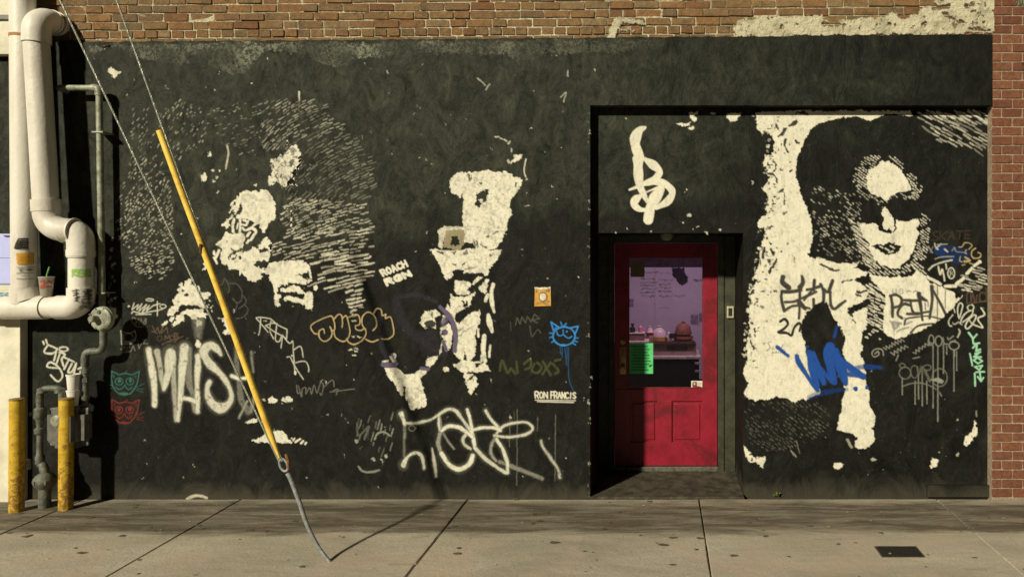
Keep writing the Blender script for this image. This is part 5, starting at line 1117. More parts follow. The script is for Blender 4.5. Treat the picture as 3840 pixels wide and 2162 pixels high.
MB().box((q.x-.05, 2.40, q.z-.02), (q.x-.02, 2.46, q.z+.11), .006).build('stand', plain('till_white', (.7,.66,.66), .4), till)
MB().box((q.x-.03, 2.385, q.z+.045), (q.x+.05, 2.40, q.z+.10), .004).build('screen', M_DARK, till)
shf = thing('shelf_unit', 'pale topped shelf with small drawers inside at the left of the door glass', 'shelf', tuple(I(2390, 1285, 2.0)))
(sx0, sy0, sz0), (sx1, sy1, sz1), _ = ibox(2300, 1280, 2433, 1288, 1.95, 2.25)
MB().box((sx0, sy0, sz0), (sx1, sy1, sz1), .003).build('top', M_CREAM, shf)
MB().box((sx0, sy0+.02, .01), (sx1-.02, sy1-.01, sz0-.001)).build('carcass', M_BLK, shf)
drw = thing('drawer_box', 'small brown drawer box on the shelf inside', 'box', tuple(I(2385, 1280, 2.1)))
(x0, y0, z0), (x1, y1, z1), _ = ibox(2330, 1252, 2417, 1279, 2.02, 2.2)
MB().box((x0, y0, sz1+.001), (x1, y1, z1), .004).build('case', plain('drawer_brown', (.28,.16,.15), .7), drw)
MB().box((x0-.004, y0-.004, z1+.0005), (x1+.004, y1, z1+.012), .003).build('lid', M_CREAM, drw)
dsp = thing('soap_dispenser', 'dark little dispenser on the drawer box inside', 'dispenser', tuple(I(2372, 1250, 2.1)))
q = I(2372, 1250, 2.1); q.z = z1 + .013
MB().lathe([(.03,0),(.03,.05),(.012,.06),(.012,.08),(.022,.082),(.02,.095)], q, (0,0,1), 14).build('bottle', M_DARK, dsp, True)
for (px, py, y, lab_) in ((2505, 1285, 2.55, 'pale round tub on the box inside beside the card stand'), (2402, 1252, 2.12, 'pink squeeze bottle on the drawer box inside')):
    q = I(px, py, y); q.z = (z1 + .013) if y < 2.3 else I(0, 1288, 2.5).z
    t_ = thing('tub' if y > 2.3 else 'squeeze_bottle', lab_, 'container', tuple(q))
    MB().lathe([(.035,0),(.042,.01),(.046,.07),(.048,.075),(.03,.085)] if y > 2.3 else [(.022,0),(.024,.05),(.015,.06),(.006,.08)], q, (0,0,1), 18).build('body', plain('tub_pale' if y > 2.3 else 'bottle_pink', (.72,.62,.62) if y > 2.3 else (.7,.25,.3), .5), t_, True)
for (a0, b0, a1, b1, lab_) in ((2590, 1180, 2618, 1215, 'small dark leaflet pinned low on the whiteboard'), (2622, 1172, 2648, 1205, 'grey leaflet at the right end of the whiteboard'), (2360, 1120, 2376, 1150, 'narrow note at the left of the whiteboard')):
    lf = thing('leaflet', lab_, 'leaflet', tuple(I((a0+a1)/2, b1, QY)))
    qa, qb = I(a0, b1, QY - .006), I(a1, b0, QY - .006)
    MB().box((qa.x, QY-.006, qa.z), (qb.x, QY-.003, qb.z)).build('sheet', plain('leaflet_ink', (.26,.22,.30), .7, .35, 30), lf)
# lit lamp of the room
lamp = thing('ceiling_tube_light', 'lit violet tube lamp on the ceiling of the room behind the door', 'lamp', (.35, 1.7, 2.62))
def emit(name, col, s):
    m = bpy.data.materials.new(name); m.use_nodes = True; b = m.node_tree.nodes['Principled BSDF']
    b.inputs['Emission Color'].default_value = (*col, 1); b.inputs['Emission Strength'].default_value = s; return m
MB().tube([(-.4,1.7,2.60),(1.1,1.7,2.60)], .018, 12).build('tube', emit('violet_tube', (.80,.50,.85), 6), lamp, True)
MB().box((-.45,1.66,2.625),(1.15,1.74,2.69),.004).build('housing', M_CREAM, lamp)
ld = bpy.data.lights.new('tube_glow', 'AREA'); ld.shape = 'RECTANGLE'; ld.size = 1.5; ld.size_y = .1; ld.energy = 32; ld.color = (.92,.55,.78)
lo = bpy.data.objects.new('tube_glow', ld); COL.objects.link(lo); lo.location = (0.35,1.7,2.57); adopt(lo, lamp)

# ================================================================== drain pipes (left)
def pvc():
    m, nt, N, L, b = nodes_of('white_pvc')
    p = position(nt)
    c = ramp(nt, noise(nt, 4, 6, .65, scaled(nt, p, (1,1,.35)), .5), [(.2,(.68,.63,.55)), (.5,(.79,.755,.68)), (.8,(.83,.80,.74))])
    c = mixc(nt, ramp(nt, noise(nt, 16, 9, .8, scaled(nt, p, (1,1,.5)), 1.2), [(.64,(0,0,0)), (.95,(.6,.6,.6))]), c, (.40,.35,.27))
    L.new(c, b.inputs['Base Color']); b.inputs['Roughness'].default_value = .45
    L.new(bump(nt, noise(nt, 35, 5, .6, p), .0015), b.inputs['Normal'])
    return m
M_PVC = pvc()
PR = .084; HR = .0935
AY, BY_ = -.16, -.20
pipes = thing('drain_pipe', 'thick white plastic drain pipes with elbows and joints at left', 'pipe', tuple(W(92, 1150, AY)))
A0, A1 = W(84, -120, -.105), W(92, 1075, AY)
MB().tube([A0, A1], PR, 36).build('riser', M_PVC, pipes, True)
hz0 = W(0, 1152, AY).z
hl, hr = -9.4, W(305, 0, AY).x
el = []
for k in range(0, 9):                                  # bottom elbow turning up
    t = math.radians(-90 + 90*k/8); R_ = .10
    el.append((hr - R_ + R_*math.cos(t), AY, hz0 + R_ + R_*math.sin(t)))
MB().tube([(hl, AY, hz0), (hr - .17, AY, hz0)], PR, 36).build('run', M_PVC, pipes, True)
MB().tube([(hr - .185, AY, hz0)] + el + [(hr, AY, hz0 + .155)], HR, 36).build('elbow', M_PVC, pipes, True)
tx = A1.x
MB().tube([(tx - .155, AY, hz0), (tx + .175, AY, hz0)], HR, 36).tube([(tx, AY, hz0 + .03), (tx, AY, hz0 + .165)], HR, 36).tube([(tx + .04, AY, hz0+.05), (tx + .01, AY, hz0 + .13)], HR*.98, 36).build('tee', M_PVC, pipes, True)
MB().tube([(tx - .30, AY, hz0), (tx - .20, AY, hz0)], HR*.985, 36).build('coupling', M_PVC, pipes, True)
V1 = Vector((hr, AY, hz0 + .15)); V2 = W(304, 945, AY)
MB().tube([V1, (hr, AY, V2.z)], PR, 36).build('riser', M_PVC, pipes, True)
# offset made of two elbows
P_ = [W(304, 965, AY), W(304, 925, AY), W(302, 900, AY-.002), W(292, 878, AY-.006), W(274, 866, AY-.012), W(258, 863, AY-.018)]
o1 = [tuple(q) for q in spline([tuple(v) for v in P_], 5)]
MB().tube(o1, HR*.985, 32).build('elbow', M_PVC, pipes, True)
P2 = [W(262, 863, BY_+.02), W(244, 862, BY_+.01), W(216, 856, BY_), W(192, 838, BY_), W(179, 812, BY_), W(176, 788, BY_), W(175, 748, BY_)]
o2 = [tuple(q) for q in spline([tuple(v) for v in P2], 5)]
MB().tube(o2, HR*.985, 32).build('elbow', M_PVC, pipes, True)
rg = W(266, 864, AY-.02)
for dx in (-.045, .03):
    MB().tube([(rg.x+dx-.006, rg.y-.004, rg.z+.001), (rg.x+dx+.006, rg.y-.004, rg.z)], HR*1.04, 32).build('joint_ring', M_PVC, pipes, True)
rb = W(304, 960, AY)
MB().tube([rb, rb + Vector((0,0,.05))], HR*1.03, 32).build('coupling', M_PVC, pipes, True)
cb0, cb1 = W(175, 793, BY_), W(172, 749, BY_)
MB().tube([cb0, cb1], HR*1.03, 32).build('coupling', M_PVC, pipes, True)
B1, B0 = W(172, 755, BY_), W(137, 160, BY_)
MB().tube([B1, B0], PR, 36).build('riser', M_PVC, pipes, True)
zt = W(0, 62, BY_).z; bx = B0.x
et = [(bx, BY_, B0.z - .005), (bx, BY_, zt - .14)]
for k in range(0, 9):
    t = math.radians(90*k/8); R_ = .12
    et.append((bx, BY_ + R_ - R_*math.cos(t), zt - R_ + R_*math.sin(t)))
MB().tube(et + [(bx, BY_ + .15, zt)], HR, 36).build('elbow', M_PVC, pipes, True)
MB().tube([(bx, BY_ + .10, zt), (bx, .03, zt)], PR, 36).build('stub', M_PVC, pipes, True)
for dy in (.135, .175): MB().tube([(bx, BY_ + dy - .005, zt), (bx, BY_ + dy + .005, zt)], HR*1.05, 36).build('joint_ring', M_PVC, pipes, True)
q0 = A0.lerp(A1, (A0.z - W(0, 133, -.115).z) / (A0.z - A1.z)); MB().tube([q0, q0 + Vector((0,0,-.022))], PR + .0035, 36).build('clamp_band', plain('rusty_strap', (.42,.22,.07), .7, .3, 40), pipes, True)
# labels and writing wrapped round the pipes
def wrap(xc, yc, r):
    d = CAM_D + yc - r
    def fn(px, py):
        X = (px - VX) * d / FPX; s = np.clip((X - xc) / r, -.995, .995)
        return np.stack([xc + (r + .0015) * s, yc - (r + .0015) * np.sqrt(1 - s*s), CAM_Z - (py - VY) * d / FPX], 1)
    return fn
wa = wrap(W(91,0,AY).x, AY, PR); wv = wrap(hr, AY, PR); we = wrap(hr, AY, HR)
def lab(name, box, mat, fn, draw, seed, off=None, warp=.15):
    l = Layer(box, warp, seed); draw(l); return l.build(name, mat, fn, pipes)
lab('label', (50,888,100,936), M_BLACK, wa, lambda l: (l.poly('p', [(66,892),(90,891),(91,934),(53,933),(57,915)]), [l.cut('p', [(70,899+k*8),(87,899+k*8)], 2.2, .7) for k in range(5)]), 301)
lab('label', (58,944,106,992), paint('label_orange', (.72,.36,.03), .1, .1, under=.7), wa, lambda l: (l.poly('p', [(61,949),(102,948),(102,990),(62,990)]), [l.cut('p', [(64,962+k*7),(99,962+k*7)], 1.8, .55) for k in range(4)]), 302)
lab('label', (58,996,108,1050), paint('label_ink', (.14,.13,.12), .2, .2), wa, lambda l: ([l.stroke('p', [(62,y),(80,y+(-1)**k*2),(103,y)], 2.6, .8) for k, y in enumerate((1001,1024,1044))], l.stroke('p', [(70,1006),(74,1018),(78,1006)], 2.4), l.ell('p', 91, 1012, 4, 3), l.stroke('p', [(76,1033),(90,1033)], 3, .6)), 303)
lab('graffiti_tag', (262,1005,342,1045), paint('spray_green', (.36,.72,.10), .3, .2, under=.4), wv, lambda l: ([l.stroke('p', q, 6.5, .85, 3) for q in ([(272,1012),(272,1036)],[(272,1014),(286,1012),(274,1024),(288,1034)],[(304,1012),(291,1014),(291,1034),(305,1034)],[(291,1023),(302,1023)],[(320,1012),(308,1014),(308,1034),(320,1033)],[(308,1023),(318,1023)],[(324,1034),(325,1012),(334,1032),(335,1010)])]), 304, warp=.4)
lab('graffiti_tag', (265,1080,345,1165), M_BLACK, we, lambda l: ([l.stroke('p', q, 4, .9) for q in ([(272,1090),(290,1088)],[(276,1098),(290,1100),(276,1108)],[(280,1118),(292,1112),(280,1128)],[(284,1085),(286,1130)],[(302,1094),(318,1088),(304,1104),(322,1104)],[(300,1112),(322,1110)],[(310,1086),(312,1150)],[(300,1122),(318,1122),(318,1136),(300,1136),(300,1122)],[(293,1152),(310,1148),(296,1160)],[(312,1140),(312,1158),(306,1152)])]), 305, warp=.2)

# drink cup and rubbish on the pipe
cup = thing('drink_cup', 'iced drink cup with red print and green straw on the white pipe', 'cup')
cc = W(174, 1112, AY); cc.z = hz0 + PR + .001
cup.location = cc; bpy.context.view_layer.update()
def clear_mat(name, col, al):
    m, nt, N, L, b = nodes_of(name); b.inputs['Base Color'].default_value = (*col, 1); b.inputs['Alpha'].default_value = al; b.inputs['Roughness'].default_value = .15; return m
MB().lathe([(.036,0),(.038,.01),(.050,.142),(.053,.144),(.053,.150)], cc, (0,0,1), 28).build('tumbler', clear_mat('clear_plastic', (.55,.52,.42), .55), cup, True)
MB().lathe([(.034,.004),(.038,.06),(.02,.064)], cc, (0,0,1), 24).build('drink', plain('tea', (.16,.08,.04), .3), cup, True)
MB().lathe([(.054,.150),(.052,.158),(.012,.160)], cc, (0,0,1), 28).build('lid', clear_mat('lid_plastic', (.6,.58,.5), .6), cup, True)
MB().tube([cc + Vector((-.005,0,.02)), cc + Vector((.006,-.004,.17)), cc + Vector((.030,-.008,.235))], .005, 10).build('straw', plain('green_straw', (.20,.42,.12), .4), cup, True)
lw = Layer((146,1046,202,1090), .4, 306)
for q in ([(152,1056),(162,1052),(162,1068),(152,1070)],[(168,1062),(176,1056),(182,1068)],[(150,1078),(170,1074),(196,1080)],[(186,1064),(196,1070)]): lw.stroke('p', q, 6, .9)
lw.build('print', paint('cup_red', (.50,.08,.06), .3, .2), wrap(cc.x, cc.y, .0485), cup)
wrp = thing('crumpled_wrapper', 'crumpled pale blue wrapper lying on the pipe by the light panel', 'wrapper', (0,0,0))
wc = W(24, 1108, AY); wc.z = hz0 + PR + .012
wrp.location = wc; bpy.context.view_layer.update()
bm = bmesh.new(); bmesh.ops.create_icosphere(bm, subdivisions=3, radius=1)
for v in bm.verts:
    d = .75 + .5*random.random(); v.co = Vector((v.co.x*.055*d, v.co.y*.03*d, v.co.z*.016*d))
mb = MB(); bm.verts.index_update(); mb.add([v.co + wc for v in bm.verts], [tuple(v.index for v in f.verts) for f in bm.faces]); bm.free()
mb.build('film', plain('blue_film', (.30,.50,.62), .3, .3, 60), wrp)

# white cabinet beside the pipes, bluish light painted into its colour
M_BLUELIT = plain('blue_lit_white', (.52,.56,.98), .5, .05, 4, spec=.3)
cab = thing('wall_cabinet', 'pale lilac metal cabinet on the wall at far left behind the pipe', 'cabinet', tuple(W(20, 1065, NY)))
k0, k1 = W(-160, 1066, -.10), W(56, 876, -.10)
MB().box((k0.x, -.10, k0.z), (k1.x, .02, k1.z), .004).build('case', M_BLUELIT, cab)
zs = W(0, 968, -.10).z; zu = W(0, 886, -.10).z
MB().box((k0.x+.01, -.106, k0.z+.008), (W(48,0,-.10).x, -.0985, zs - .003), .002).build('door', M_BLUELIT, cab)
MB().box((k0.x+.01, -.106, zs + .003), (W(48,0,-.10).x, -.0985, zu - .004), .002).build('door', M_BLUELIT, cab)
MB().box((W(20,0,-.1).x, -.116, zu - .002), (W(48,0,-.1).x, -.0985, zu + .008), .002).build('handle', plain('cab_dark', (.10,.07,.16), .5), cab)
k2 = W(0, 1100, NY)
MB().box((-9.4, -.115, W(0,1098,-.11).z), (W(52,0,-.11).x, NY + .03, W(0,1068,-.11).z), .004).build('sill', M_WHITEWALL, wb)

# ================================================================== gas piping, meter and bollards
def galv():
    m, nt, N, L, b = nodes_of('grey_painted_steel')
    p = position(nt)
    c = ramp(nt, noise(nt, 18, 7, .7, p, .6), [(.3,(.075,.082,.07)), (.55,(.145,.155,.125)), (.75,(.22,.235,.19))])
    c = mixc(nt, ramp(nt, noise(nt, 50, 6, .7, p), [(.6,(0,0,0)), (.72,(.5,.5,.5))]), c, (.09,.06,.035))
    L.new(c, b.inputs['Base Color']); b.inputs['Roughness'].default_value = .55; b.inputs['Metallic'].default_value = .15
    L.new(bump(nt, noise(nt, 60, 5, .7, p), .002), b.inputs['Normal']); return m
M_GALV = galv()
M_GALVL = plain('light_grey_steel', (.34,.36,.28), .5, .25, 26, metal=.1, dirt=(.12,.10,.06), dirt_amt=.6)
GYp = -.095; gr = .0235
gas = thing('gas_service', 'grey gas piping with round regulator and meter behind the bollards', 'gas meter', tuple(ground(165, 1900)))
def elbow(p, r, name='elbow', k=1.35):
    return p
zg = W(0, 330, GYp).z
g0 = W(200, 330, -.02); g1 = W(372, 0, GYp)
tube1 = [(W(215,0,GYp).x, .02, zg), (W(215,0,GYp).x, GYp+.03, zg), (W(218,0,GYp).x, GYp+.008, zg), (W(228,0,GYp).x, GYp, zg), (g1.x - .035, GYp, zg)]
MB().tube(tube1, gr, 20).build('pipe', M_GALVL, gas, True)
ee = [(g1.x - .055, GYp, zg), (g1.x - .03, GYp, zg), (g1.x - .008, GYp, zg - .008), (g1.x, GYp, zg - .03), (g1.x, GYp, zg - .06)]
MB().tube(ee, gr*1.3, 20).build('elbow', M_GALVL, gas, True)
q1 = W(384, 1160, GYp)
MB().tube([(g1.x, GYp, zg - .05), q1], gr, 20).build('pipe', M_GALVL, gas, True)
for (px, py) in ((375, 497), (382, 1098)):
    q = W(px, py, GYp); MB().box((q.x-.045, GYp-.03, q.z-.006), (q.x+.045, GYp+.09, q.z+.006), .002).build('pipe_clamp', M_GALVL, gas)
# regulator
rc = W(374, 1194, -.22)
MB().lathe([(.03,.10),(.05,.085),(.085,.05),(.090,.045),(.094,.040),(.094,.022),(.090,.018),(.090,.004),(.086,0),(.074,-.004),(.072,-.002),(.030,-.004),(.004,-.004)], rc, (0.10,1,0), 40).build('regulator', M_GALVL, gas, True)
rn = Vector((-.10,-1,0)).normalized()
MB().lathe([(.026,0),(.026,.045),(.020,.052),(.008,.053)], rc + Vector((-.028,-.002,.0)), rn, 20).build('vent_cap', M_GALVL, gas, True)
MB().lathe([(.014,0),(.014,.012),(.006,.013)], rc + Vector((-.003,0,.052)), rn, 14).build('cap_nut', M_GALV, gas, True)
for k in range(8):
    a = math.radians(22 + 45*k); MB().lathe([(.006,0),(.006,.007),(.002,.008)], rc + Vector((.082*math.cos(a),0,.082*math.sin(a))), rn, 8).build('bolt', M_GALV, gas)
d0 = W(386, 1240, -.14)
MB().tube([rc + Vector((.012,.07,-.06)), d0], .03, 20).build('regulator_neck', M_GALV, gas, True)
zr = W(0, 1316, -.13).z
run = [tuple(v) for v in spline([tuple(W(388,1235,-.14)), tuple(W(388,1285,-.135)), tuple(W(382,1308,-.13)), tuple(W(366,1316,-.13)), tuple(W(345,1317,-.13))], 4)]
MB().tube(run, .026, 20).build('elbow', M_GALV, gas, True)
run2 = [tuple(v) for v in spline([tuple(W(362,1316,-.13)), tuple(W(338,1317,-.13)), tuple(W(324,1324,-.13)), tuple(W(319,1342,-.13)), tuple(W(319,1370,-.13))], 4)]
MB().tube(run2, .0275, 20).build('elbow', M_GALV, gas, True)
MB().tube([W(319,1360,-.13), W(320,1560,-.13)], .0215, 20).build('pipe', M_GALV, gas, True)
for py in (1398, 1432, 1500): q = W(319.5, py, -.13); MB().tube([q, q + Vector((0,0,.035))], .029, 6 if py == 1432 else 20).build('union', M_GALV, gas, True)
# meter body
mc = W(262, 1598, -.16)
bm = bmesh.new(); bmesh.ops.create_cube(bm, size=1)
for v in bm.verts: v.co = Vector((v.co.x*.29, v.co.y*.20, v.co.z*.32))
bmesh.ops.bevel(bm, geom=bm.edges[:], offset=.06, segments=5, affect='EDGES')
bm.verts.index_update(); mb = MB().add([v.co + mc for v in bm.verts], [tuple(v.index for v in f.verts) for f in bm.faces]); bm.free()
mb.build('meter_body', plain('meter_grey', (.135,.13,.12), .5, .2, 20), gas, True)
MB().box((mc.x-.152, mc.y-.010, mc.z-.150), (mc.x+.152, mc.y+.010, mc.z+.150), .0095).build('meter_flange', M_GALV, gas)
MB().lathe([(.045,0),(.045,.02),(.038,.026),(.004,.027)], mc + Vector((-.01,-.098,.07)), (0,-1,0), 24).build('dial', M_GALVL, gas, True)
# loop up from the ground valve to the meter
LY = -.20
lp = [tuple(v) for v in spline([tuple(W(146,1545,LY)), tuple(W(149,1500,LY)), tuple(W(153,1470,LY)), tuple(W(170,1457,LY)), tuple(W(195,1455,LY)), tuple(W(218,1457,LY)), tuple(W(231,1470,LY)), tuple(W(233,1490,LY)), tuple(W(234,1545,LY+.02))], 5)]
MB().tube(lp, .0245, 20).build('loop', M_GALV, gas, True)
for (x, y) in ((160, 1462), (224, 1462)):
    q = W(x, y, LY); MB().lathe([(.01,-.03),(.034,-.02),(.036,.012),(.02,.022)], q, (0,0,1), 16).build('elbow', M_GALV, gas, True)
rs = [(1480,.024),(1525,.026),(1530,.040),(1562,.042),(1572,.028),(1600,.022),(1606,.038),(1622,.038),(1628,.022),(1700,.0235),(1712,.033),(1735,.034)]
MB().lathe([(r_, W(0,py,LY).z) for py, r_ in rs], (W(149,0,LY).x, LY, 0), (0.0,0,1), 20).build('valve', M_GALV, gas, True)
MB().tube([W(135,1548,LY), W(112,1552,LY)], .012, 12).build('valve_key', M_GALV, gas, True)
q = W(104, 1745, LY)
MB().box((q.x-.014, q.y-.02, q.z-.03), (q.x+.014, q.y+.02, q.z+.05), .006).build('tag', plain('white_tag', (.6,.57,.46), .6), gas)
eb = [tuple(v) for v in spline([tuple(W(149,1712,LY)), tuple(W(152,1735,LY)), tuple(W(162,1745,LY)), tuple(W(166,1765,LY))], 5)]
MB().tube(eb, [.030]*len(eb), 18).build('elbow', M_GALV, gas, True)
rs = [(1905,.041),(1845,.040),(1830,.042),(1822,.060),(1812,.072),(1800,.078),(1790,.072),(1780,.058),(1770,.030),(1750,.028)]
gb = ground(168, 1902)
MB().lathe([(r_, (W(0,py,LY).z if py < 1900 else -.01)) for py, r_ in rs], (W(168,0,LY).x, LY, 0), (0,0,1), 26).build('curb_valve', M_GALV, gas, True)
for a in range(6):
    t = math.radians(60*a+15); p_ = Vector((W(168,0,LY).x + .074*math.cos(t), LY + .074*math.sin(t), W(0,1801,LY).z))
    MB().lathe([(.010,-.014),(.010,.014)], p_, (0,0,1), 6).build('bolt', M_GALV, gas)

def yellow():
    m, nt, N, L, b = nodes_of('bollard_yellow')
    p = position(nt); z = sep(nt, p)[2]
    c = ramp(nt, noise(nt, 14, 7, .7, p, .5), [(.3,(.50,.30,.018)), (.55,(.66,.43,.025))])
    n2 = noise(nt, 24, 9, .8, p, .8)
    low = math_(nt, 'ADD', n2, math_(nt, 'MULTIPLY', math_(nt, 'SUBTRACT', .50, z), .48))
    c = mixc(nt, ramp(nt, low, [(.60,(0,0,0)), (.72,(.85,.85,.85))]), c, (.25,.11,.035))
    L.new(c, b.inputs['Base Color']); b.inputs['Roughness'].default_value = .5
    L.new(bump(nt, n2, .003), b.inputs['Normal']); return m
M_YEL = yellow()
for (px, bot, top, lab_) in ((62, 1915, 1493, 'rusty yellow steel bollard nearest the white wall'), (247, 1907, 1491, 'yellow steel bollard in front of the gas meter')):
    g = ground(px, bot); h = (bot - top) * (CAM_D + g.y) / FPX
    bo = thing('bollard', lab_, 'bollard', tuple(g), group='yellow bollards guarding the gas meter')
    MB().tube([(g.x, g.y, -.01), (g.x + .004, g.y, h - .012)], .0485, 32).build('post', M_YEL, bo, True)
    MB().lathe([(.0495,h-.013),(.0495,h-.003),(.046,h),(.02,h+.003),(.004,h+.003)], (g.x + .004, g.y, 0), (0,0,1), 32).build('cap', plain('cap_rust', (.26,.17,.04), .6, .3, 40), bo, True)
# foam cups on the meter
M_FOAM = plain('white_foam', (.80,.78,.72), .7, .03, 30)
fb = mc + Vector((.035, -.01, .161))
fc = thing('foam_cup', 'lower of two nested white foam cups standing on the gas meter', 'cup', tuple(fb), group='foam cups on the gas meter')
MB().lathe([(.030,0),(.032,.003),(.044,.118),(.047,.120),(.047,.130),(.043,.130),(.041,.118)], fb, (0,0,1), 28).build('shell', M_FOAM, fc, True)
fb2 = fb + Vector((0,0,.105))
fc2 = thing('foam_cup', 'upper white foam cup nested in another on the gas meter', 'cup', tuple(fb2), group='foam cups on the gas meter')
MB().lathe([(.033,0),(.035,.003),(.044,.135),(.048,.137),(.048,.148),(.044,.148),(.034,.01),(.01,.008)], fb2, (0,0,1), 28).build('shell', M_FOAM, fc2, True)

# ================================================================== guy wire with yellow guard
GW = -1.21
def Gp(px, py, dy=0): return W(px, py, GW + dy)
guy = thing('guy_wire_anchor', 'pole guy wires with yellow plastic guard anchored by grey rod in the pavement', 'guy wire', tuple(ground(1235, 2103)))
M_ROD = plain('galvanised_rod', (.30,.32,.33), .5, .3, 40, metal=.35, bmp=.002)
M_STRAND = plain('steel_strand', (.34,.36,.30), .5, .25, 120, metal=.3)
M_GUARD = plain('yellow_guard', (1.0,.66,.11), .45, .10, 14, dirt=(.55,.25,.03), dirt_amt=.5)
base = ground(1235, 2103)
rod = [(base.x + .012, base.y, -.03), tuple(base)] + [tuple(Gp(x, y)) for x, y in ((1200,2058),(1178,2020),(1158,1980),(1142,1940),(1126,1890),(1108,1840),(1090,1795),(1078,1772))]
rod = [tuple(v) for v in spline(rod, 4)]
MB().tube(rod, [.0105 + .004*min(1, k/len(rod)*1.4) for k in range(len(rod))], 14).build('anchor_rod', M_ROD, guy, True)
ec = Gp(1064, 1742); ring = []
for k in range(25):
    t = 2*math.pi*k/24; v = Vector((math.cos(t)*.024, 0, math.sin(t)*.042)); v.rotate(Matrix.Rotation(math.radians(22), 3, 'Y').to_quaternion().inverted()); ring.append(tuple(ec + v))
MB().tube(ring, .0085, 12, cap=False).build('rod_eye', M_ROD, guy, True)
MB().tube([Gp(1072,1700), Gp(1080,1722), Gp(1082,1752)], .010, 10).build('thimble', plain('rust', (.26,.12,.04), .8, .4, 60, bmp=.003), guy, True)
def strand(a, b_, n=90):
    """twisted strand: rope-like radius ripple"""
    pts = [a.lerp(b_, k/n) for k in range(n+1)]
    return pts
def twist(name, a, b_, r):
    ax = (b_ - a); L_ = ax.length; ax.normalize(); u = ax.cross(Vector((0,1,0))).normalized(); v = ax.cross(u)
    mb = MB(); n = int(L_ / .012)
    for s in range(3):
        pts = []
        for k in range(n+1):
            t = k/n; ph = 2*math.pi*(t*L_/.05 + s/3); pts.append(a + ax*(t*L_) + (u*math.cos(ph) + v*math.sin(ph))*r*.40)
        mb.tube(pts, r*.60, 6)
    return mb.build(name, M_STRAND, guy, True)
twist('strand', Gp(1050,1735,.012), Gp(224-106,-224,.012), .0070)
twist('strand', Gp(1058,1728,-.006), Gp(597+12-260,490-735,-.006), .0070)
# half-round guard
ga, gb_ = Gp(1048, 1716, -.012), Gp(598, 490, -.012)
ax = (gb_ - ga).normalized(); side = ax.cross(Vector((0,1,0))).normalized(); out = Vector((0,-1,0)); mb = MB(); n = 30; m_ = 13
for k in range(n+1):
    t = k/n; c = ga.lerp(gb_, t); rr = .0188 * min(1.0, .35 + t*9) ; c = c + side*.002*math.sin(t*9)
    for j in range(m_):
        a = math.radians(-125 + 250*j/(m_-1)); mb.v.append(c + side*math.sin(a)*rr + out*math.cos(a)*rr)
    for j in reversed(range(m_)):
        a = math.radians(-125 + 250*j/(m_-1)); mb.v.append(c + side*math.sin(a)*(rr-.003) + out*math.cos(a)*(rr-.003))
q = 2*m_
for k in range(n):
    for j in range(q): mb.f.append((k*q+j, k*q+(j+1)%q, (k+1)*q+(j+1)%q, (k+1)*q+j))
mb.f.append(tuple(range(q))); mb.f.append(tuple(n*q + j for j in reversed(range(q))))
mb.build('guard', M_GUARD, guy, True)
sl = ga.lerp(gb_, .64); MB().box((sl.x-.008, sl.y-.026, sl.z-.03), (sl.x+.004, sl.y-.020, sl.z+.03), .001).build('guard_slot', plain('slot_brown', (.10,.05,.01), .8), guy)

# ================================================================== small things on the pavement and wall
lid = thing('meter_lid', 'small black rectangular cover set in the pavement at right', 'cover', (1.58, -1.06, .004))
MB().box((1.437,-1.152,-.03),(1.726,-.966,.0005),.002).build('frame', plain('lid_frame', (.10,.085,.06), .8, .3, 40), lid)
MB().box((1.447,-1.143,-.03),(1.716,-.975,.004),.004).build('plate', plain('black_iron', (.020,.018,.014), .7, .3, 60, bmp=.003), lid)
MB().lathe([(.009,0),(.009,.002),(.003,.002)], (1.507,-1.098,.004), (0,0,1), 12).build('pick_hole', plain('pale_plug', (.28,.26,.2), .7), lid)

st = thing('wall_sticker', 'orange square sticker with white round face peeling on the wall', 'sticker', tuple(W(2035, 1147, -.006)))
a, b_ = W(2004, 1148, -.006), W(2066, 1077, -.006)
MB().add([(a.x,-.006,a.z),(b_.x,-.0062,a.z+.004),(b_.x-.002,-.006,b_.z),(a.x+.004,-.009,b_.z-.004),(a.x,-.0035,a.z),(b_.x,-.0035,a.z+.004),(b_.x-.002,-.0035,b_.z),(a.x+.004,-.0035,b_.z-.004)], [(0,1,2,3),(4,7,6,5),(0,4,5,1),(1,5,6,2),(2,6,7,3),(3,7,4,0)]).build('sheet', plain('sticker_orange', (.62,.33,.06), .5, .18, 40), st)
lw = Layer((2002,1068,2072,1152), .4, 401)
lw.ell('H', 450, 392, 32, 36).poly('H', [(375,305),(520,302),(520,316),(440,322),(378,318)]).cut('H', [(440,380),(470,385)], 6, .7).cut('H', [(465,400),(470,420)], 6, .7)
lw.build('print', M_WHITE, mapped(-.006, -.0098), st)
lw = Layer((2002,1068,2072,1152), .4, 402)
lw.ring('H', 450, 392, 36, 40, 7).stroke('H', [(480,340),(505,325),(500,350)], 8).stroke('H', [(390,330),(392,350)], 8).stroke('H', [(390,455),(440,445),(500,460)], 16, .5).ell('H', 497, 430, 6, 8)
lw.build('print', M_BROWN, mapped(-.006, -.0102), st)
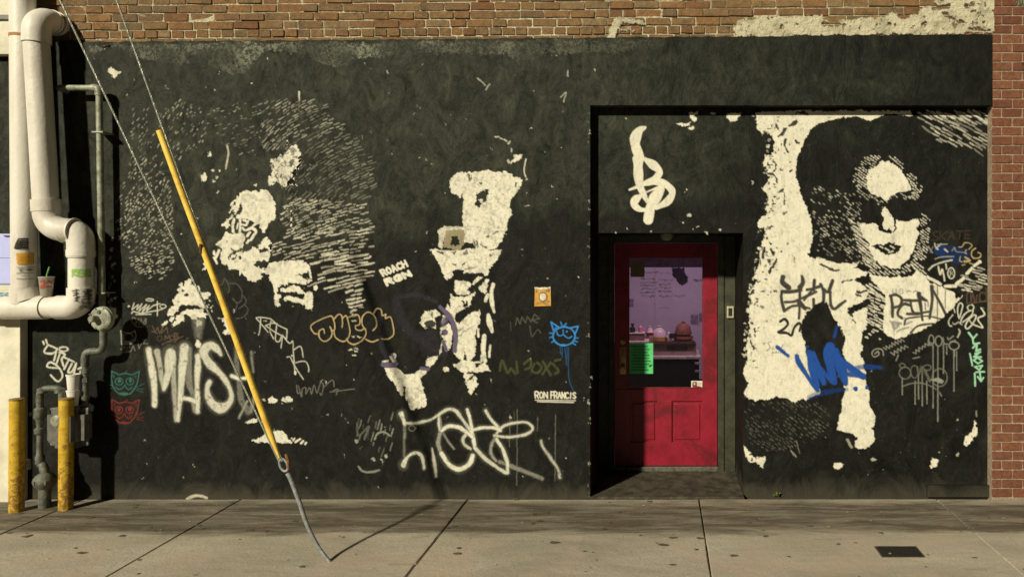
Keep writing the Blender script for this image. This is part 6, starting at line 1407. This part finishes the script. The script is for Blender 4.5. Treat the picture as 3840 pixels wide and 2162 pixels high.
# cable stain below, chewing gum, flakes, leaf scraps
def blobs(name, n, mat, zz, rng, size, yr, label, cat_, xr=(-5.4, 3.4)):
    vs = []; fs = []
    for k in range(n):
        x = rng.uniform(*xr); y = rng.uniform(*yr); s = size[0] + (size[1]-size[0])*rng.random()**2; m = 9; b0 = len(vs)
        sx = rng.uniform(1.0, 1.9)
        for j in range(m):
            t = 2*math.pi*j/m; rr = s*rng.uniform(.65, 1.15); vs.append((x + rr*sx*math.cos(t), y + rr*math.sin(t), zz))
        vs.append((x, y, zz + .0012)); fs += [(b0+j, b0+(j+1) % m, b0+m) for j in range(m)]
    o = mesh(name, vs, fs, mat, None, False, label=label, cat=cat_, kind='stuff'); return o
rr_ = random.Random(5)
blobs('gum_spots', 230, plain('old_gum', (.12,.095,.06), .9, .3, 30), .0024, rr_, (.006, .024), (-3.0, -.06), 'dark flattened gum spots scattered over the pavement', 'gum')
blobs('grit', 260, plain('pale_grit', (.50,.46,.34), .9, .3, 60), .0024, rr_, (.002, .009), (-2.4, -.01), 'pale grit and flakes scattered over the pavement', 'grit')
M_MARK = paint('pavement_mark', (.62,.57,.43), .6, .2)
def gmap(px, py):
    d = CAM_Z * FPX / (py - VY); return np.stack([(px - VX)*d/FPX, d - CAM_D, np.full(px.shape, .0035)], 1)
l = Layer((1400,2000,3700,2162), .8, 403)
for q, wd in [([(1455,2113),(1560,2112)],7),([(1540,2013),(1600,2006)],9),([(3050,2018),(3150,2019)],7),([(3620,2132),(3700,2134)],8),([(1350,2006),(1365,2004)],6)]: l.stroke('p', q, wd, .75, 3)
l.build('paint_marks', M_MARK, gmap, walk)

# weeds in the crack at the foot of the wall
def weed(px, label, n, h, seed):
    rg_ = random.Random(seed); g = W(px, 0, RY if px > 2787 else 0.0); x = g.x; y = (RY if px > 2787 else 0.0) - .02
    t = thing('weed', label, 'weed', (x, y, 0)); mb = MB()
    ml = plain('weed_leaf', (.10,.15,.03), .6, .3, 60)
    for k in range(n):
        a = rg_.uniform(0, 2*math.pi); l_ = h*rg_.uniform(.5, 1); lean = rg_.uniform(.2, .8)
        p0 = Vector((x + rg_.uniform(-.02,.02), y + rg_.uniform(-.006,.004), -.005)); d = Vector((math.cos(a)*lean, -abs(math.sin(a))*lean, 1)).normalized()
        s = d.cross(Vector((0,1,0))).normalized()*l_*.16; mid = p0 + d*l_*.55; tip = p0 + d*l_ + Vector((0,-.01,-.012))
        mb.add([p0, mid - s, tip, mid + s], [(0,1,2,3)])
    mb.build('leaf', ml, t)
weed(2911, 'tiny green weed sprouting at the foot of the black panel', 12, .06, 1)
weed(1935, 'tiny yellow green weed at the foot of the wall left of the door', 8, .035, 2)
# leafy twig reaching in at the top right
tw = thing('leafy_twig', 'dark leafy twig hanging into the top right corner', 'twig', tuple(W(3840, -30, -.5)))
M_LEAF = plain('twig_leaf', (.05,.075,.03), .5, .3, 30)
t0, t1 = W(3905, -60, -.5), W(3815, 2, -.55)
MB().tube([t0, t0.lerp(t1,.5) + Vector((0,0,.02)), t1], [.005,.004,.002], 8).build('stem', plain('twig_bark', (.08,.06,.04), .8), tw)
rg_ = random.Random(9)
for k in range(10):
    c = t0.lerp(t1, .25 + .08*k); a = rg_.uniform(0, 2*math.pi); d = Vector((math.cos(a), rg_.uniform(-.5,.5), math.sin(a)*.8 - .2)).normalized(); L_ = rg_.uniform(.05,.09); s = d.cross(Vector((.2,1,.1))).normalized()*L_*.26
    MB().add([c, c + d*L_*.3 + s*.8, c + d*L_*.65 + s*.8 + Vector((0,-.006,0)), c + d*L_, c + d*L_*.65 - s*.8 + Vector((0,-.006,0)), c + d*L_*.3 - s*.8], [(0,1,2,3),(0,3,4,5)]).build('leaf', M_LEAF, tw)
